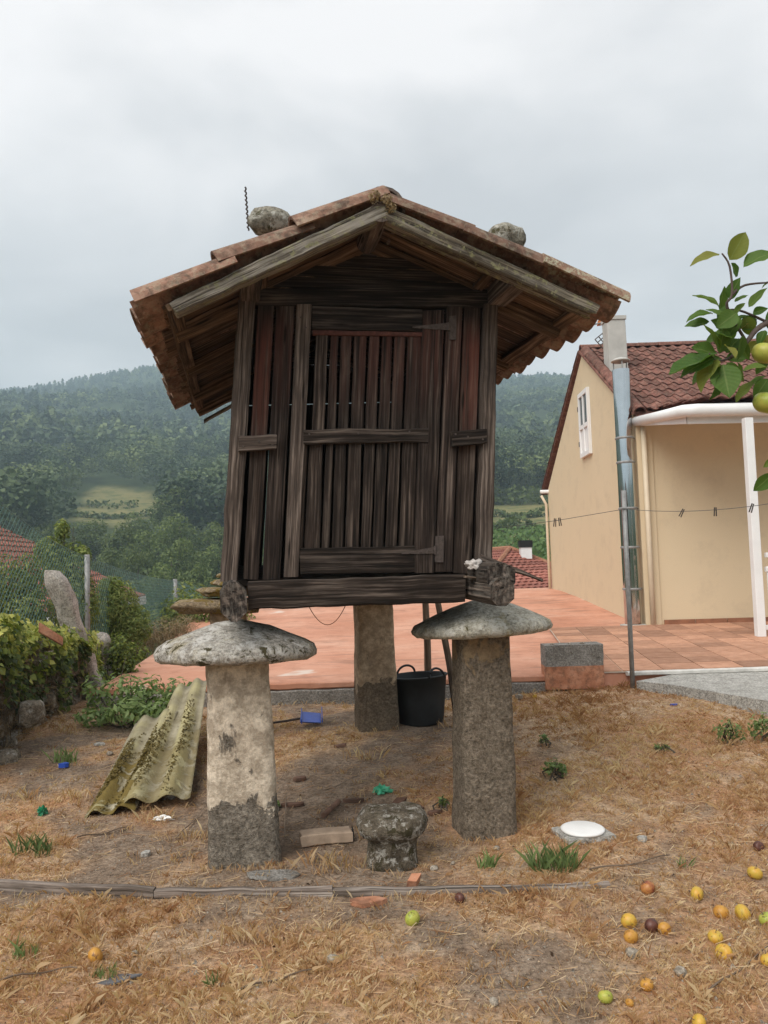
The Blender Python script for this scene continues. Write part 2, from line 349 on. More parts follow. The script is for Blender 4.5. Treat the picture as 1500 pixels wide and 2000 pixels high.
def pillar_mat(name, plaster1, plaster2, stone1, stone2, zcut, amt):
    """old render over granite: the render is gone below zcut and in patches"""
    m, t, b = newmat(name, .93, .15); v = tco(t, rnd=False); z = objz(t)
    n0 = nz(t, v, 4.5, 6, .62, .3); n1 = nz(t, v, 16, 6, .7); n2 = nz(t, v, 58, 4, .75); n3 = nz(t, tco(t, 'Object', (1, 1, .45), False), 7, 5, .6, .5)
    pl = rp(t, n0, [(.3, plaster2), (.55, plaster1), (.75, plaster1)]); pl = mix(t, rp(t, n1, [(.44, .55), (.60, 0.0)]), pl, (.17, .12, .075)); pl = mix(t, .5, pl, rp(t, n2, [(.33, .55), (.67, 1.3)]), 'MULTIPLY')
    st = rp(t, n1, [(.3, stone1), (.7, stone2)]); st = mix(t, .85, st, rp(t, n2, [(.34, .38), (.66, 1.6)]), 'MULTIPLY')
    e = mth(t, 'ADD', mth(t, 'MULTIPLY', mth(t, 'SUBTRACT', z, zcut), 5.0), mth(t, 'MULTIPLY', mth(t, 'SUBTRACT', n0, .5), 4.5))
    f1 = rp(t, e, [(.48, 0.0), (.52, 1.0)]); f2 = rp(t, n3, [(amt - .012, 1.0), (amt + .012, 0.0)])
    f = mth(t, 'MULTIPLY', f1, f2); c = mix(t, f, st, pl); L(t, c, b.inputs['Base Color'])
    h = mth(t, 'ADD', mth(t, 'ADD', mth(t, 'MULTIPLY', f, .9), mth(t, 'MULTIPLY', n2, mth(t, 'SUBTRACT', 1.3, f))), mth(t, 'MULTIPLY', n1, mth(t, 'SUBTRACT', 1.3, f))); bump(t, b, h, 1.0, .022); return m
PIL_L = pillar_mat('flaking_cream_plaster', (.74, .635, .505), (.60, .50, .385), (.15, .125, .097), (.34, .295, .24), .155, .62)
PIL_R = pillar_mat('brown_granite_shaft', (.34, .25, .155), (.25, .175, .10), (.15, .118, .085), (.32, .262, .20), .82, .54)
PIL_B = pillar_mat('ochre_plaster_shaft', (.54, .41, .285), (.40, .29, .19), (.13, .098, .068), (.27, .21, .15), .30, .66)

def clay(name, a, b_, c_, lich=.0, dirt=.5):
    m, t, b = newmat(name, .9, .2); v = tco(t); oi = N(t, 'ShaderNodeObjectInfo')
    n1 = nz(t, v, 8, 5, .65); n2 = nz(t, v, 70, 3, .7)
    c = rp(t, n1, [(.3, a), (.5, b_), (.72, c_)]); c = mix(t, 1.0, c, rp(t, oi.outputs['Random'], [(0, .7), (1, 1.25)]), 'MULTIPLY')
    c = mix(t, mth(t, 'MULTIPLY', rp(t, nz(t, v, 17, 6, .7, .3), [(.48, 0.0), (.62, 1.0)]), dirt), c, (.075, .055, .042))
    if lich: c = mix(t, rp(t, nz(t, v, 23, 6, .75), [(.50, 0.0), (.58, lich)]), c, mix(t, n2, (.33, .30, .17), (.50, .49, .40)))
    L(t, c, b.inputs['Base Color']); bump(t, b, mth(t, 'ADD', n1, n2), .5, .006); return m
TILE = clay('weathered_clay_tile', (.12, .068, .048), (.235, .132, .094), (.35, .24, .18), lich=.25, dirt=.75)
TILEG = clay('grey_ridge_tile', (.07, .055, .048), (.14, .11, .095), (.25, .21, .18), lich=.3, dirt=.6)
TILEL = clay('lichened_clay_tile', (.15, .09, .06), (.27, .16, .11), (.38, .26, .18), lich=.9, dirt=.6)
HTILE = clay('dark_red_roof_tile', (.105, .042, .034), (.185, .078, .060), (.29, .15, .115), lich=.12, dirt=.55)
RTILE = clay('brick_red_roof_tile', (.22, .080, .058), (.31, .115, .085), (.40, .17, .125), dirt=.25)
BRICK = clay('brick_orange_clay', (.30, .12, .065), (.42, .19, .11), (.52, .28, .18), dirt=.45)
SHARD = clay('broken_dark_clay', (.09, .05, .035), (.15, .085, .06), (.24, .14, .10), dirt=.4)
FTILE = clay('terracotta_floor_tile', (.36, .185, .115), (.44, .235, .15), (.51, .29, .195), dirt=.14)

def simple(name, c, rough=.6, spec=.4, var=.15, sc=6, metal=0, bs=0):
    m, t, b = newmat(name, rough, spec); v = tco(t)
    k = rp(t, nz(t, v, sc, 5, .6), [(.3, 1 - var), (.7, 1 + var)]); L(t, mix(t, 1.0, c, k, 'MULTIPLY'), b.inputs['Base Color']); b.inputs['Metallic'].default_value = metal
    if bs: bump(t, b, nz(t, v, sc * 12, 4), bs, .004)
    return m
def wall_paint():
    m, t, b = newmat('peach_house_render', .9, .2); v = tco(t, rnd=False)
    n1 = nz(t, v, .55, 5, .6); n2 = nz(t, tco(t, 'Object', (1.5, 1.5, .25), False), 1.6, 4, .6)
    c = mix(t, n1, (.625, .51, .34), (.69, .57, .395)); c = mix(t, rp(t, nz(t, v, 2.2, 6, .7), [(.50, 0.0), (.75, .35)]), c, (.42, .335, .235))
    L(t, c, b.inputs['Base Color']); bump(t, b, nz(t, v, 90, 3), .15, .004); return m
PEACH = wall_paint()
WHITE = simple('white_paint', (.78, .78, .77), .5, .4, .05, 4)
CREAM = simple('cream_pipe', (.62, .52, .38), .5, .4, .06, 4)
STEEL = simple('polished_steel', (.58, .58, .58), .07, .5, .08, 3, 1.0)
GALV = simple('galvanised_steel', (.27, .27, .265), .6, .4, .25, 20, .3)
IRON = simple('rusted_iron', (.078, .060, .052), .75, .4, .4, 60, .2, .4)
RUST = simple('rusty_wire', (.20, .09, .05), .8, .3, .3, 30)
FIBRE = simple('fibre_cement', (.47, .46, .43), .85, .2, .12, 5)
BLACKP = simple('black_rubber', (.020, .022, .024), .55, .4, .25, 8)
BLUEP = simple('blue_plastic', (.02, .075, .42), .4, .5, .2, 10)
GREENP = simple('green_plastic_film', (.07, .42, .24), .4, .4, .3, 22)
GLASSG = simple('green_bottle_glass', (.01, .16, .07), .15, .5, .2, 22)
CLOTH = simple('dirty_white_rag', (.50, .46, .43), .95, .1, .35, 30)
WIREG = simple('green_coated_wire', (.10, .19, .165), .5, .4, .2, 9)
ORANGE = simple('orange_plastic', (.50, .16, .035), .6, .3, .2, 9)
SLATE = simple('grey_sheet', (.13, .13, .14), .6, .4, .2, 15, 0, .3)
LIDW = simple('white_lid', (.80, .79, .77), .5, .4, .05, 6)
GLASS = simple('dark_window_glass', (.06, .075, .085), .08, .6, .1, 2)
COWL = simple('black_chimney_cowl', (.012, .012, .013), .6, .3, .1, 6)
ROPE = simple('grey_line', (.11, .11, .11), .8, .2, .1, 10)
PEG = simple('dark_clothes_peg', (.055, .045, .04), .8, .2, .3, 40)

def sheet_mat(nm='mossy_fibre_cement_sheet', mk=1.0):
    m, t, b = newmat(nm, .93, .15); v = tco(t, rnd=False)
    n1 = nz(t, v, 6, 5, .65); n2 = nz(t, v, 60, 3, .7); uv = N(t, 'ShaderNodeTexCoord').outputs['UV']; wave = sepz(t, uv, 0)
    c = rp(t, n1, [(.3, (.21, .18, .115)), (.55, (.32, .285, .20)), (.75, (.42, .38, .28))])
    c = mix(t, mth(t, 'MULTIPLY', rp(t, wave, [(.15, 0.0), (.55, .8)]), rp(t, nz(t, v, 3.5, 3), [(.35, .2), (.6, 1.0)])), c, (.47, .42, .22))
    mo = mth(t, 'MULTIPLY', rp(t, nz(t, v, 5, 6, .7, .5), [(.44, 0.0), (.50, 1.0)]), rp(t, sepz(t, uv, 1), [(.45, 1.0), (.66, 0.0)]))
    mo = mth(t, 'MULTIPLY', mo, mk); c = mix(t, mo, c, mix(t, n2, (.11, .075, .022), (.24, .18, .055))); L(t, c, b.inputs['Base Color'])
    bump(t, b, mth(t, 'ADD', n2, mth(t, 'MULTIPLY', mo, 2.0)), .6, .008); return m
SHEET = sheet_mat(); SHEETY = sheet_mat('yellowed_fibre_cement_sheet', .55)
MOSS = simple('ochre_moss', (.17, .12, .022), .98, .05, .5, 40)
DRYTUFT = simple('dry_moss_strand', (.20, .145, .07), .95, .1, .4, 30)

def leafmat(name, a, b_, c_, trans=.3, rough=.6):
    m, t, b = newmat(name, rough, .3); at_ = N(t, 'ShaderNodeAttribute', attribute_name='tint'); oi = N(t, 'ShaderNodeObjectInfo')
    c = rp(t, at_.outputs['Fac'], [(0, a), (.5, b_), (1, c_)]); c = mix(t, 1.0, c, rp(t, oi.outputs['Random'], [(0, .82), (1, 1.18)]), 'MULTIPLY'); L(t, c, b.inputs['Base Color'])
    if trans:
        tr = N(t, 'ShaderNodeBsdfTranslucent'); L(t, mix(t, 1.0, c, (1.3, 1.35, .8), 'MULTIPLY'), tr.inputs[0]); mx = N(t, 'ShaderNodeMixShader'); mx.inputs[0].default_value = trans
        L(t, b.outputs[0], mx.inputs[1]); L(t, tr.outputs[0], mx.inputs[2]); L(t, mx.outputs[0], t.nodes['Material Output'].inputs[0])
    return m
FOREST = leafmat('far_forest_leaf', (.022, .042, .020), (.065, .10, .040), (.16, .20, .075), .15)
OAK = leafmat('oak_leaf', (.045, .07, .022), (.10, .14, .042), (.20, .235, .075), .28)
IVY = leafmat('ivy_leaf', (.05, .08, .02), (.20, .25, .05), (.58, .56, .16), .3)
BUSH = leafmat('bush_leaf', (.08, .12, .034), (.18, .24, .065), (.36, .38, .12), .35)
WEED = leafmat('fresh_weed_leaf', (.09, .135, .05), (.17, .24, .09), (.28, .36, .15), .4)
DRYV = leafmat('dry_twig', (.16, .105, .055), (.27, .19, .10), (.40, .31, .18), .15)
STRAW = leafmat('dry_grass_blade', (.33, .160, .078), (.56, .355, .195), (.76, .61, .42), .4, .8)
LITTER = leafmat('ground_litter', (.06, .036, .022), (.24, .13, .07), (.50, .37, .25), .1, .9)
VINE = leafmat('vine_leaf', (.06, .12, .03), (.10, .18, .045), (.15, .23, .06), .25)
BARK = simple('grey_bark', (.10, .085, .068), .95, .1, .35, 12, 0, .5)
TWIG = simple('apple_twig_bark', (.11, .085, .075), .9, .15, .3, 30, 0, .3)

def apple_leaf():
    m, t, b = newmat('apple_leaf', .6, .25); uv = N(t, 'ShaderNodeTexCoord').outputs['UV']; oi = N(t, 'ShaderNodeObjectInfo')
    c = rp(t, oi.outputs['Random'], [(0, (.055, .12, .022)), (.6, (.095, .17, .035)), (.85, (.15, .20, .04)), (1, (.24, .22, .045))])
    c = mix(t, rp(t, nz(t, tco(t), 40, 4), [(.55, 0.0), (.75, .4)]), c, (.20, .17, .04))
    vein = rp(t, mth(t, 'ABSOLUTE', mth(t, 'SUBTRACT', sepz(t, uv, 1), .5)), [(.0, .5), (.05, 0.0)]); c = mix(t, vein, c, (.22, .28, .10))
    L(t, c, b.inputs['Base Color']); bump(t, b, mth(t, 'ADD', nz(t, tco(t, 'UV', (9, 3, 1)), 3, 3), mth(t, 'SINE', mth(t, 'MULTIPLY', mth(t, 'SUBTRACT', sepz(t, uv, 0), mth(t, 'MULTIPLY', mth(t, 'ABSOLUTE', mth(t, 'SUBTRACT', sepz(t, uv, 1), .5)), .5)), 55.0))), .12, .004)
    tr = N(t, 'ShaderNodeBsdfTranslucent'); L(t, mix(t, 1.0, c, (1.4, 1.5, .8), 'MULTIPLY'), tr.inputs[0]); mx = N(t, 'ShaderNodeMixShader'); mx.inputs[0].default_value = .35
    L(t, b.outputs[0], mx.inputs[1]); L(t, tr.outputs[0], mx.inputs[2]); L(t, mx.outputs[0], t.nodes['Material Output'].inputs[0]); return m
ALEAF = apple_leaf()
def applemat(name, a, b_, spot):
    m, t, b = newmat(name, .42, .4); v = tco(t, rnd=True)
    c = mix(t, rp(t, nz(t, v, 1.2, 4), [(.4, 0.0), (.62, 1.0)]), a, b_); c = mix(t, rp(t, nz(t, v, 1.7, 4, .6), [(.58, 0.0), (.66, .85)]), c, spot)
    c = mix(t, rp(t, vor(t, v, 7), [(.08, .5), (.16, 0.0)]), c, (.16, .10, .04)); L(t, c, b.inputs['Base Color']); return m
AP_Y = applemat('yellow_apple_skin', (.52, .36, .055), (.60, .33, .05), (.16, .07, .025))
AP_G = applemat('green_apple_skin', (.33, .38, .06), (.42, .40, .075), (.12, .09, .03))
AP_O = applemat('orange_apple_skin', (.52, .27, .05), (.47, .22, .04), (.15, .07, .03))
AP_B = applemat('rotten_apple_skin', (.075, .028, .022), (.12, .045, .03), (.05, .02, .015))
AP_R = applemat('bruised_apple_skin', (.45, .20, .06), (.25, .07, .035), (.12, .04, .03))

def soil():
    m, t, b = newmat('dry_soil', .97, .1); v = tco(t, rnd=False); at_ = N(t, 'ShaderNodeAttribute', attribute_name='bare')
    n0 = nz(t, v, 1.3, 5, .65, .4); n1 = nz(t, v, 7, 6, .7); n2 = nz(t, v, 45, 5, .78); n3 = nz(t, v, 120, 3, .7)
    bare = rp(t, n1, [(.3, (.15, .105, .073)), (.5, (.26, .19, .137)), (.72, (.41, .315, .235))]); straw = rp(t, n1, [(.3, (.29, .175, .098)), (.5, (.47, .315, .195)), (.72, (.64, .48, .33))])
    straw = mix(t, rp(t, n0, [(.42, 0.0), (.60, .7)]), straw, (.43, .215, .105))
    c = mix(t, at_.outputs['Fac'], straw, bare); c = mix(t, 1.0, c, rp(t, n2, [(.30, .30), (.5, 1.0), (.70, 1.55)]), 'MULTIPLY')
    c = mix(t, rp(t, n3, [(.62, 0.0), (.68, .75)]), c, (.60, .52, .42)); L(t, c, b.inputs['Base Color'])
    bump(t, b, mth(t, 'ADD', mth(t, 'MULTIPLY', n2, 1.4), mth(t, 'MULTIPLY', n1, 1.5)), .8, .016); return m
SOIL = soil()
def far_ground():
    m, t, b = newmat('hill_ground', .97, .1); v = tco(t, rnd=False)
    n0 = nz(t, v, .012, 5, .6); n1 = nz(t, v, .15, 5, .65); n2 = nz(t, v, 1.5, 4, .6)
    c = rp(t, n1, [(.3, (.028, .045, .020)), (.7, (.060, .080, .032))])
    at_ = N(t, 'ShaderNodeAttribute', attribute_name='field'); f = at_.outputs['Fac']
    fld = mix(t, n1, (.14, .15, .06), (.24, .20, .09)); fld = mix(t, rp(t, nz(t, v, .35, 6, .7), [(.48, 0.0), (.62, .8)]), fld, (.07, .095, .035))
    c = mix(t, f, c, fld); L(t, c, b.inputs['Base Color']); return m
HILLM = far_ground()
def terrace_mat():
    m, t, b = newmat('red_painted_concrete', .82, .3); v = tco(t, rnd=False)
    n0 = nz(t, v, .6, 5, .6, .3); n1 = nz(t, v, 4, 6, .65); n2 = nz(t, tco(t, 'Object', (.35, 1.6, 1), False), 1.5, 5, .7, .4)
    c = rp(t, n0, [(.3, (.46, .205, .125)), (.5, (.56, .275, .18)), (.7, (.63, .36, .255))]); c = mix(t, rp(t, n1, [(.50, 0.0), (.70, .5)]), c, (.32, .14, .085))
    c = mix(t, rp(t, n2, [(.57, 0.0), (.68, .55)]), c, (.62, .42, .32)); c = mix(t, rp(t, nz(t, v, .8, 3, .5, .2), [(.665, 0.0), (.69, .85)]), c, (.66, .57, .49)); c = mix(t, rp(t, n2, [(.34, .6), (.44, 0.0)]), c, (.24, .13, .09)); c = mix(t, rp(t, nz(t, v, 22, 4, .7), [(.60, 0.0), (.70, .5)]), c, (.66, .45, .36))
    L(t, c, b.inputs['Base Color']); bump(t, b, n1, .25, .01); return m
TERR = terrace_mat()
GROUT = simple('pale_grout', (.50, .42, .34), .9, .2, .1, 5)

# ================================================================== THE SETTING
def grid_mesh(name, xs, ys, zf, mat):
    X, Y = np.meshgrid(xs, ys); Z = zf(X, Y); V = np.stack([X, Y, Z], -1).reshape(-1, 3); nx, ny = len(xs), len(ys)
    i = np.arange(nx * ny).reshape(ny, nx); F = np.stack([i[:-1, :-1], i[:-1, 1:], i[1:, 1:], i[1:, :-1]], -1).reshape(-1, 4)
    return npmesh(name, V, F, mat, smooth=True)
gnd = tag(grid_mesh('ground', np.arange(-8, 9.01, .06), np.concatenate([np.arange(-6, 2, .3), np.arange(2, 9.51, .05)]), Hn, SOIL), kind='structure')
_c = np.zeros(len(gnd.data.vertices) * 3, np.float32); gnd.data.vertices.foreach_get('co', _c); _c = _c.reshape(-1, 3); _a = gnd.data.attributes.new('bare', 'FLOAT', 'POINT'); _a.data.foreach_set('value', (1 - ss(.05, .60, dens(_c[:, 0], _c[:, 1]))).astype(np.float32))

RK = np.array([5, 14, 25, 40, 60, 90, 110, 150, 200, 300, 500, 850, 1050, 1600.])
ZR = np.array([-1.3, -1.8, -3.6, -3.0, .7, 3.7, 5.6, 12, 20, 45, 103, 192, 205, 150.])
ZL = np.array([-1.3, -2.0, -3.8, -4.8, -3.8, -1.0, 2.0, 9, 18.5, 44, 103, 196, 208, 150.])
def Hfar(x, y):
    r = np.hypot(x, y); a = np.arctan2(x, y); k = ss(-.10, .12, a)
    z = np.interp(r, RK, ZL) * (1 - k) + np.interp(r, RK, ZR) * k
    z = z + ss(250, 700, r) * 5 * vn(x, y, .006, 3) + ss(120, 400, r) * 4.0 * vn(x, y, .02, 5) + ss(400, 850, r) * (20 * np.exp(-((a + .20) / .19) ** 2) - 30 * ss(-.26, -.56, a) + 6 * ss(.05, .15, a) - 12 * ss(.20, .34, a))
    return z * (1 - .55 * ss(1.2, 2.2, np.abs(a)) * ss(60, 200, r))
def fieldmask(x, y):
    r = np.hypot(x, y); a = np.arctan2(x, y)
    f1 = ss(1, .8, np.hypot((a + .335) / .060, (r - 186) / 34) + .28 * vn(x, y, .13, 4) + .12 * vn(x, y, .4, 2)); f2 = ss(.05, .08, a) * ss(.5, .42, a) * ss(55, 58, r) * ss(150, 145, r)
    return np.maximum(f1, f2)
def far_sheet():
    th = np.concatenate([np.linspace(-.75, .75, 150), np.linspace(.75, 2 * math.pi - .75, 50)[1:-1]]); rs = np.concatenate([np.linspace(6, 60, 24), np.geomspace(62, 1600, 110)])
    T, RR = np.meshgrid(th, rs); X = RR * np.sin(T); Y = RR * np.cos(T); Z = Hfar(X, Y); V = np.stack([X, Y, Z], -1).reshape(-1, 3)
    n, m = len(th), len(rs); i = np.arange(n * m).reshape(m, n); j = np.roll(i, -1, 1)
    o = npmesh('hillside', V, np.stack([i[:-1], j[:-1], j[1:], i[1:]], -1).reshape(-1, 4), HILLM, smooth=True)
    a = o.data.attributes.new('field', 'FLOAT', 'POINT'); a.data.foreach_set('value', fieldmask(X, Y).astype(np.float32).ravel()); tag(o, kind='structure')
far_sheet()

# --- forest on the hill: reads as one mass
def forest():
    g = np.random.default_rng(11); temps = []
    for k in range(10):
        hi = k >= 6; NQ = 420 if hi else 56; qs = (.042, .075) if hi else (.14, .25)
        if k % 6 < 4:
            cs = [(0, 0, .62)] + [(g.uniform(-.26, .26), g.uniform(-.26, .26), g.uniform(.38, .8)) for _ in range(4)]; rs = [.27] + list(g.uniform(.16, .24, 4))
            P, Nn = lobes(cs, rs, NQ, g, .3); V, F = leaves(P, Nn, g.uniform(*qs, NQ), .8, .1, g)
        else:
            h = g.uniform(.18, 1, 58) ** .9; an = g.uniform(0, 6.28, 58); rr = .27 * (1.06 - h) ** .8 * g.uniform(.55, 1.1, 58)
            P = np.stack([rr * np.cos(an), rr * np.sin(an), h], 1); Nn = np.stack([np.cos(an), np.sin(an), .7 + 0 * an], 1) + g.normal(size=(58, 3)) * .3
            V, F = leaves(P, Nn, g.uniform(.13, .24, 58), .75, .1, g)
        temps.append(V)
    n = 10000; u = g.uniform(0, 1, n); r = np.sqrt(125 ** 2 + (1030 ** 2 - 125 ** 2) * u ** 1.25); a = g.uniform(-.62, .62, n); x = r * np.sin(a); y = r * np.cos(a)
    keep = (fieldmask(x, y) < .25) & ~((a > -.41) & (a < -.265) & (r < 185)) & ~((a > -.02) & (a < .03) & (r < 300)); x, y, r, a = x[keep], y[keep], r[keep], a[keep]
    dens = vn(x, y, .03, 8); VV, TT = [], []; kind = g.integers(0, 4, len(x)); pine = (vn(x, y, .011, 4) + g.normal(size=len(x)) * .35) > .15; kind[pine] = g.integers(4, 6, pine.sum()); kind = np.where((r < 265), 6 + g.integers(0, 4, len(x)), kind)
    sc = g.uniform(5.5, 9, len(x)) * np.where(pine, 1.1, .95) * (1 + .45 * ss(420, 200, r)); wd = sc * g.uniform(.95, 1.35, len(x)); z = Hfar(x, y) - .6; rot = g.uniform(0, 6.28, len(x))
    tn = np.clip(.42 + .30 * dens + g.normal(size=len(x)) * .36 - .18 * pine + .16 * (r < 340), 0, 1)
    for k in range(10):
        m = kind == k; V = temps[k]; c, s_ = np.cos(rot[m])[:, None], np.sin(rot[m])[:, None]
        X = (V[:, 0] * c - V[:, 1] * s_) * wd[m][:, None] + x[m][:, None]; Y = (V[:, 0] * s_ + V[:, 1] * c) * wd[m][:, None] + y[m][:, None]; Z = V[:, 2] * sc[m][:, None] + z[m][:, None]
        VV.append(np.stack([X, Y, Z], -1).reshape(-1, 3)); TT.append(np.repeat(tn[m], len(V)))
    V = np.concatenate(VV); o = npmesh('hill_forest', V, np.arange(len(V)).reshape(-1, 4), FOREST, tint=np.concatenate(TT))
    tag(o, 'far hazy blue green forest covering the whole hillside', 'forest', kind='stuff')
forest()

# --- broad trees of the wood below the hill: individuals
def tree_meshes(nv=4):
    out = []
    for k in range(nv):
        g = np.random.default_rng(40 + k); cs = [(0, 0, .60)]; rs = [.24]
        for _ in range(11):
            an = g.uniform(0, 6.28); h = g.uniform(.24, .84); q = g.uniform(.12, .34) * (1.1 - abs(h - .5)); cs.append((q * math.cos(an), q * math.sin(an), h)); rs.append(g.uniform(.11, .19))
        P, Nn = lobes(cs, rs, 2600, g, .32); V, F = leaves(P, Nn, g.uniform(.026, .052, len(P)), .75, .12, g)
        m = MB(); m.tube([(0, 0, 0), (.01, 0, .2), (.0, .015, .42), (.01, .0, .62)], [.032, .026, .018, .008], 7)
        for c in cs[1:7]: m.tube([(.005, .005, .26), ((c[0]) * .5, c[1] * .5, (.3 + c[2]) / 2), c], [.014, .009, .004], 5)
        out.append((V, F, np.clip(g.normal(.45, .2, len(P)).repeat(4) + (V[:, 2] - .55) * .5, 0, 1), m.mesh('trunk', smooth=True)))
    return out
def wood_trees():
    T = tree_meshes(); cm = []
    for k, (V, F, t, tm) in enumerate(T):
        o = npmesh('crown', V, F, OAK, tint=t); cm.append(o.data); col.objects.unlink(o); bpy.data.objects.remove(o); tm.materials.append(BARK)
    L_ = [(335, 945, 128, 105, 'tall pale green tree rising highest behind the meadow edge'), (412, 952, 132, 95, 'pale tree touching the left side of the wooden granary near the wood top'),
          (272, 1002, 112, 80, 'small tree at the lower end of the pale meadow'), (180, 1016, 108, 95, 'round dark tree below the meadow, left end of the wood'), (118, 1036, 104, 85, 'leftmost tree of the wood, behind the sagging fence mesh'),
          (236, 1020, 96, 90, 'dark green tree standing in front of the meadow'), (300, 1020, 92, 85, 'mid green tree at the centre of the wood'), (364, 1004, 98, 100, 'broad crown right of centre in the dark wood'),
          (428, 1010, 96, 95, 'tree crown half hidden by the granary corner post'), (210, 1068, 80, 85, 'low tree above the near fence post'), (270, 1062, 76, 80, 'dark low tree over the middle of the wire fence'),
          (335, 1050, 78, 90, 'large dark tree above the far fence post'), (400, 1058, 80, 90, 'dark tree beside the lower end of the granary corner post'), (455, 1085, 84, 80, 'tree behind the foot of the granary corner post'),
          (150, 1082, 86, 70, 'small tree behind the climbing plants on the fence'), (300, 1098, 66, 75, 'lowest dark tree directly behind the wire fence'), (375, 1092, 66, 80, 'low tree right of the far fence post'),
          (470, 1010, 105, 95, 'tree seen only between the granary slats and the corner post'), (975, 985, 150, 60, 'green tree right of the granary at the forest foot'), (1045, 992, 148, 55, 'tree beside the far gutter of the peach house')]
    for i, (px, py, D, wpx, lab) in enumerate(L_):
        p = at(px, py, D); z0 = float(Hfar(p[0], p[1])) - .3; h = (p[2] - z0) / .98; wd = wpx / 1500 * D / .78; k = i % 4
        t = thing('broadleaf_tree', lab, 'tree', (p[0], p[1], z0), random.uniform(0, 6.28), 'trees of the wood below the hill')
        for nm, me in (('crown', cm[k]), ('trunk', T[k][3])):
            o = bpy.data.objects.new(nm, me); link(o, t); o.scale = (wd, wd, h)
wood_trees()
def filler_wood():
    g = np.random.default_rng(5); n = 420; a = g.uniform(-.52, -.05, n); r = g.uniform(70, 135, n); x, y = r * np.sin(a), r * np.cos(a); z = Hfar(x, y); VV, TT = [], []
    for i in range(n):
        if fieldmask(x[i], y[i]) > .1 or (-.40 < a[i] < -.27 and r[i] > 100): continue
        s = g.uniform(2.2, 3.6); P, Nn = lobes([(0, 0, .5), (.3, 0, .4), (-.2, .25, .55)], [.55, .4, .4], 150, g, .4); V, F = leaves(P, Nn, g.uniform(.10, .18, len(P)), .75, .1, g)
        VV.append(V * s + np.array([x[i], y[i], z[i] + .3])); TT.append(np.full(len(V), np.clip(g.normal(.35, .18), 0, 1)))
    V = np.concatenate(VV); tag(npmesh('wood_undergrowth', V, np.arange(len(V)).reshape(-1, 4), OAK, tint=np.concatenate(TT)), 'dark undergrowth filling the wood between its trees', 'undergrowth', kind='stuff')
filler_wood()
def vineyard():
    g = np.random.default_rng(6); VV, TT = [], []
    def rowleaf(P, size, t):
        V, F = leaves(P, g.normal(size=P.shape) + np.array([0, -.4, .8]), size, .9, .1, g); VV.append(V); TT.append(np.repeat(np.clip(g.normal(t, .2, len(P)), 0, 1), 4))
    for i in range(17):
        r0 = 56 + i * 2.3; n = 420; a = g.uniform(.04, .34, n); rr = r0 + (a - .2) * 26 + g.normal(size=n) * .28; x, y = rr * np.sin(a), rr * np.cos(a); z = Hfar(x, y) + g.uniform(.25, 1.35, n); rowleaf(np.stack([x, y, z], 1), g.uniform(.3, .55, n), .55)
    V = np.concatenate(VV); tag(npmesh('vineyard', V, np.arange(len(V)).reshape(-1, 4), VINE, tint=np.concatenate(TT)), 'bright green vineyard rows on the slope beyond the red lower roof', 'vineyard', kind='stuff')
    VV.clear(); TT.clear()
    for (ra, rb, aa, ab, n, hh) in ((99, 104, .04, .2, 900, 2.6), (101, 104, .2, .34, 300, 1.5), (125, 127, .04, .32, 700, 1.4), (146, 152, .03, .34, 1500, 4.5), (112, 120, .10, .135, 300, 3.5), (186, 194, -.37, -.31, 160, 1.5), (168, 171, -.40, -.29, 420, 1.6)):
        a = g.uniform(aa, ab, n); rr = g.uniform(ra, rb, n) + 2 * np.sin(a * 60); x, y = rr * np.sin(a), rr * np.cos(a); k = .5 + .5 * vn(a * 90, rr * .1, 1, 3); z = Hfar(x, y) + g.uniform(0, 1, n) * hh * (.35 + .65 * k); rowleaf(np.stack([x, y, z], 1), g.uniform(.5, 1.0, n), .35)
    V = np.concatenate(VV); tag(npmesh('field_hedges', V, np.arange(len(V)).reshape(-1, 4), OAK, tint=np.concatenate(TT)), 'dark hedges and scrub between the far fields', 'hedge', kind='stuff')
vineyard()

# ------------------------------------------------------------------ terrace, patio, path
ZT0 = .33
def zT(y): return ZT0 + .36 * ss(11, 20, y)
def terrace():
    m = MB(); ys = [7.75, 8.2, 9, 10, 11, 12, 13.5, 15, 17, 19, 20.6]; xl = [-2.92, -2.96, -3.05, -3.17, -3.3, -3.42, -3.6, -3.8, -4.0, -4.3, -4.5]; rings = []
    for y, x in zip(ys, xl):
        row = [(x, y + .0, -2.2), (x, y, float(zT(y)) - .01)]
        xs = np.linspace(x + .01, 11, 26); row += [(q, y, float(zT(y)) + .006 * float(vn(q, y, 1.3, 3))) for q in xs] + [(11, y, -2.2)]; rings.append(row)
    m.ring(rings, close=False)
    fr = rings[0]; m.add(fr, [tuple(range(len(fr)))]); bk = rings[-1]; m.add(bk, [tuple(range(len(bk)))])
    tag(m.build('terrace', TERR), kind='structure')
    # rough grey kerb course under the red lip
    k = MB(); k.plank((-2.98, 7.69, .05), (-2.98, 7.69, .255), (1.98, 7.69, .12), (1.98, 7.69, .268), (0, .12, 0), n=40, ch=.012, jit=.010); tag(k.build('terrace_kerb', CONC), kind='structure')
    k = MB(); k.plank((-2.98, 7.71, .262), (-2.98, 7.71, .332), (1.98, 7.71, .272), (1.98, 7.71, .332), (0, .10, 0), n=60, ch=.012, jit=.008); tag(k.build('terrace_lip', TERR), kind='structure')
terrace()
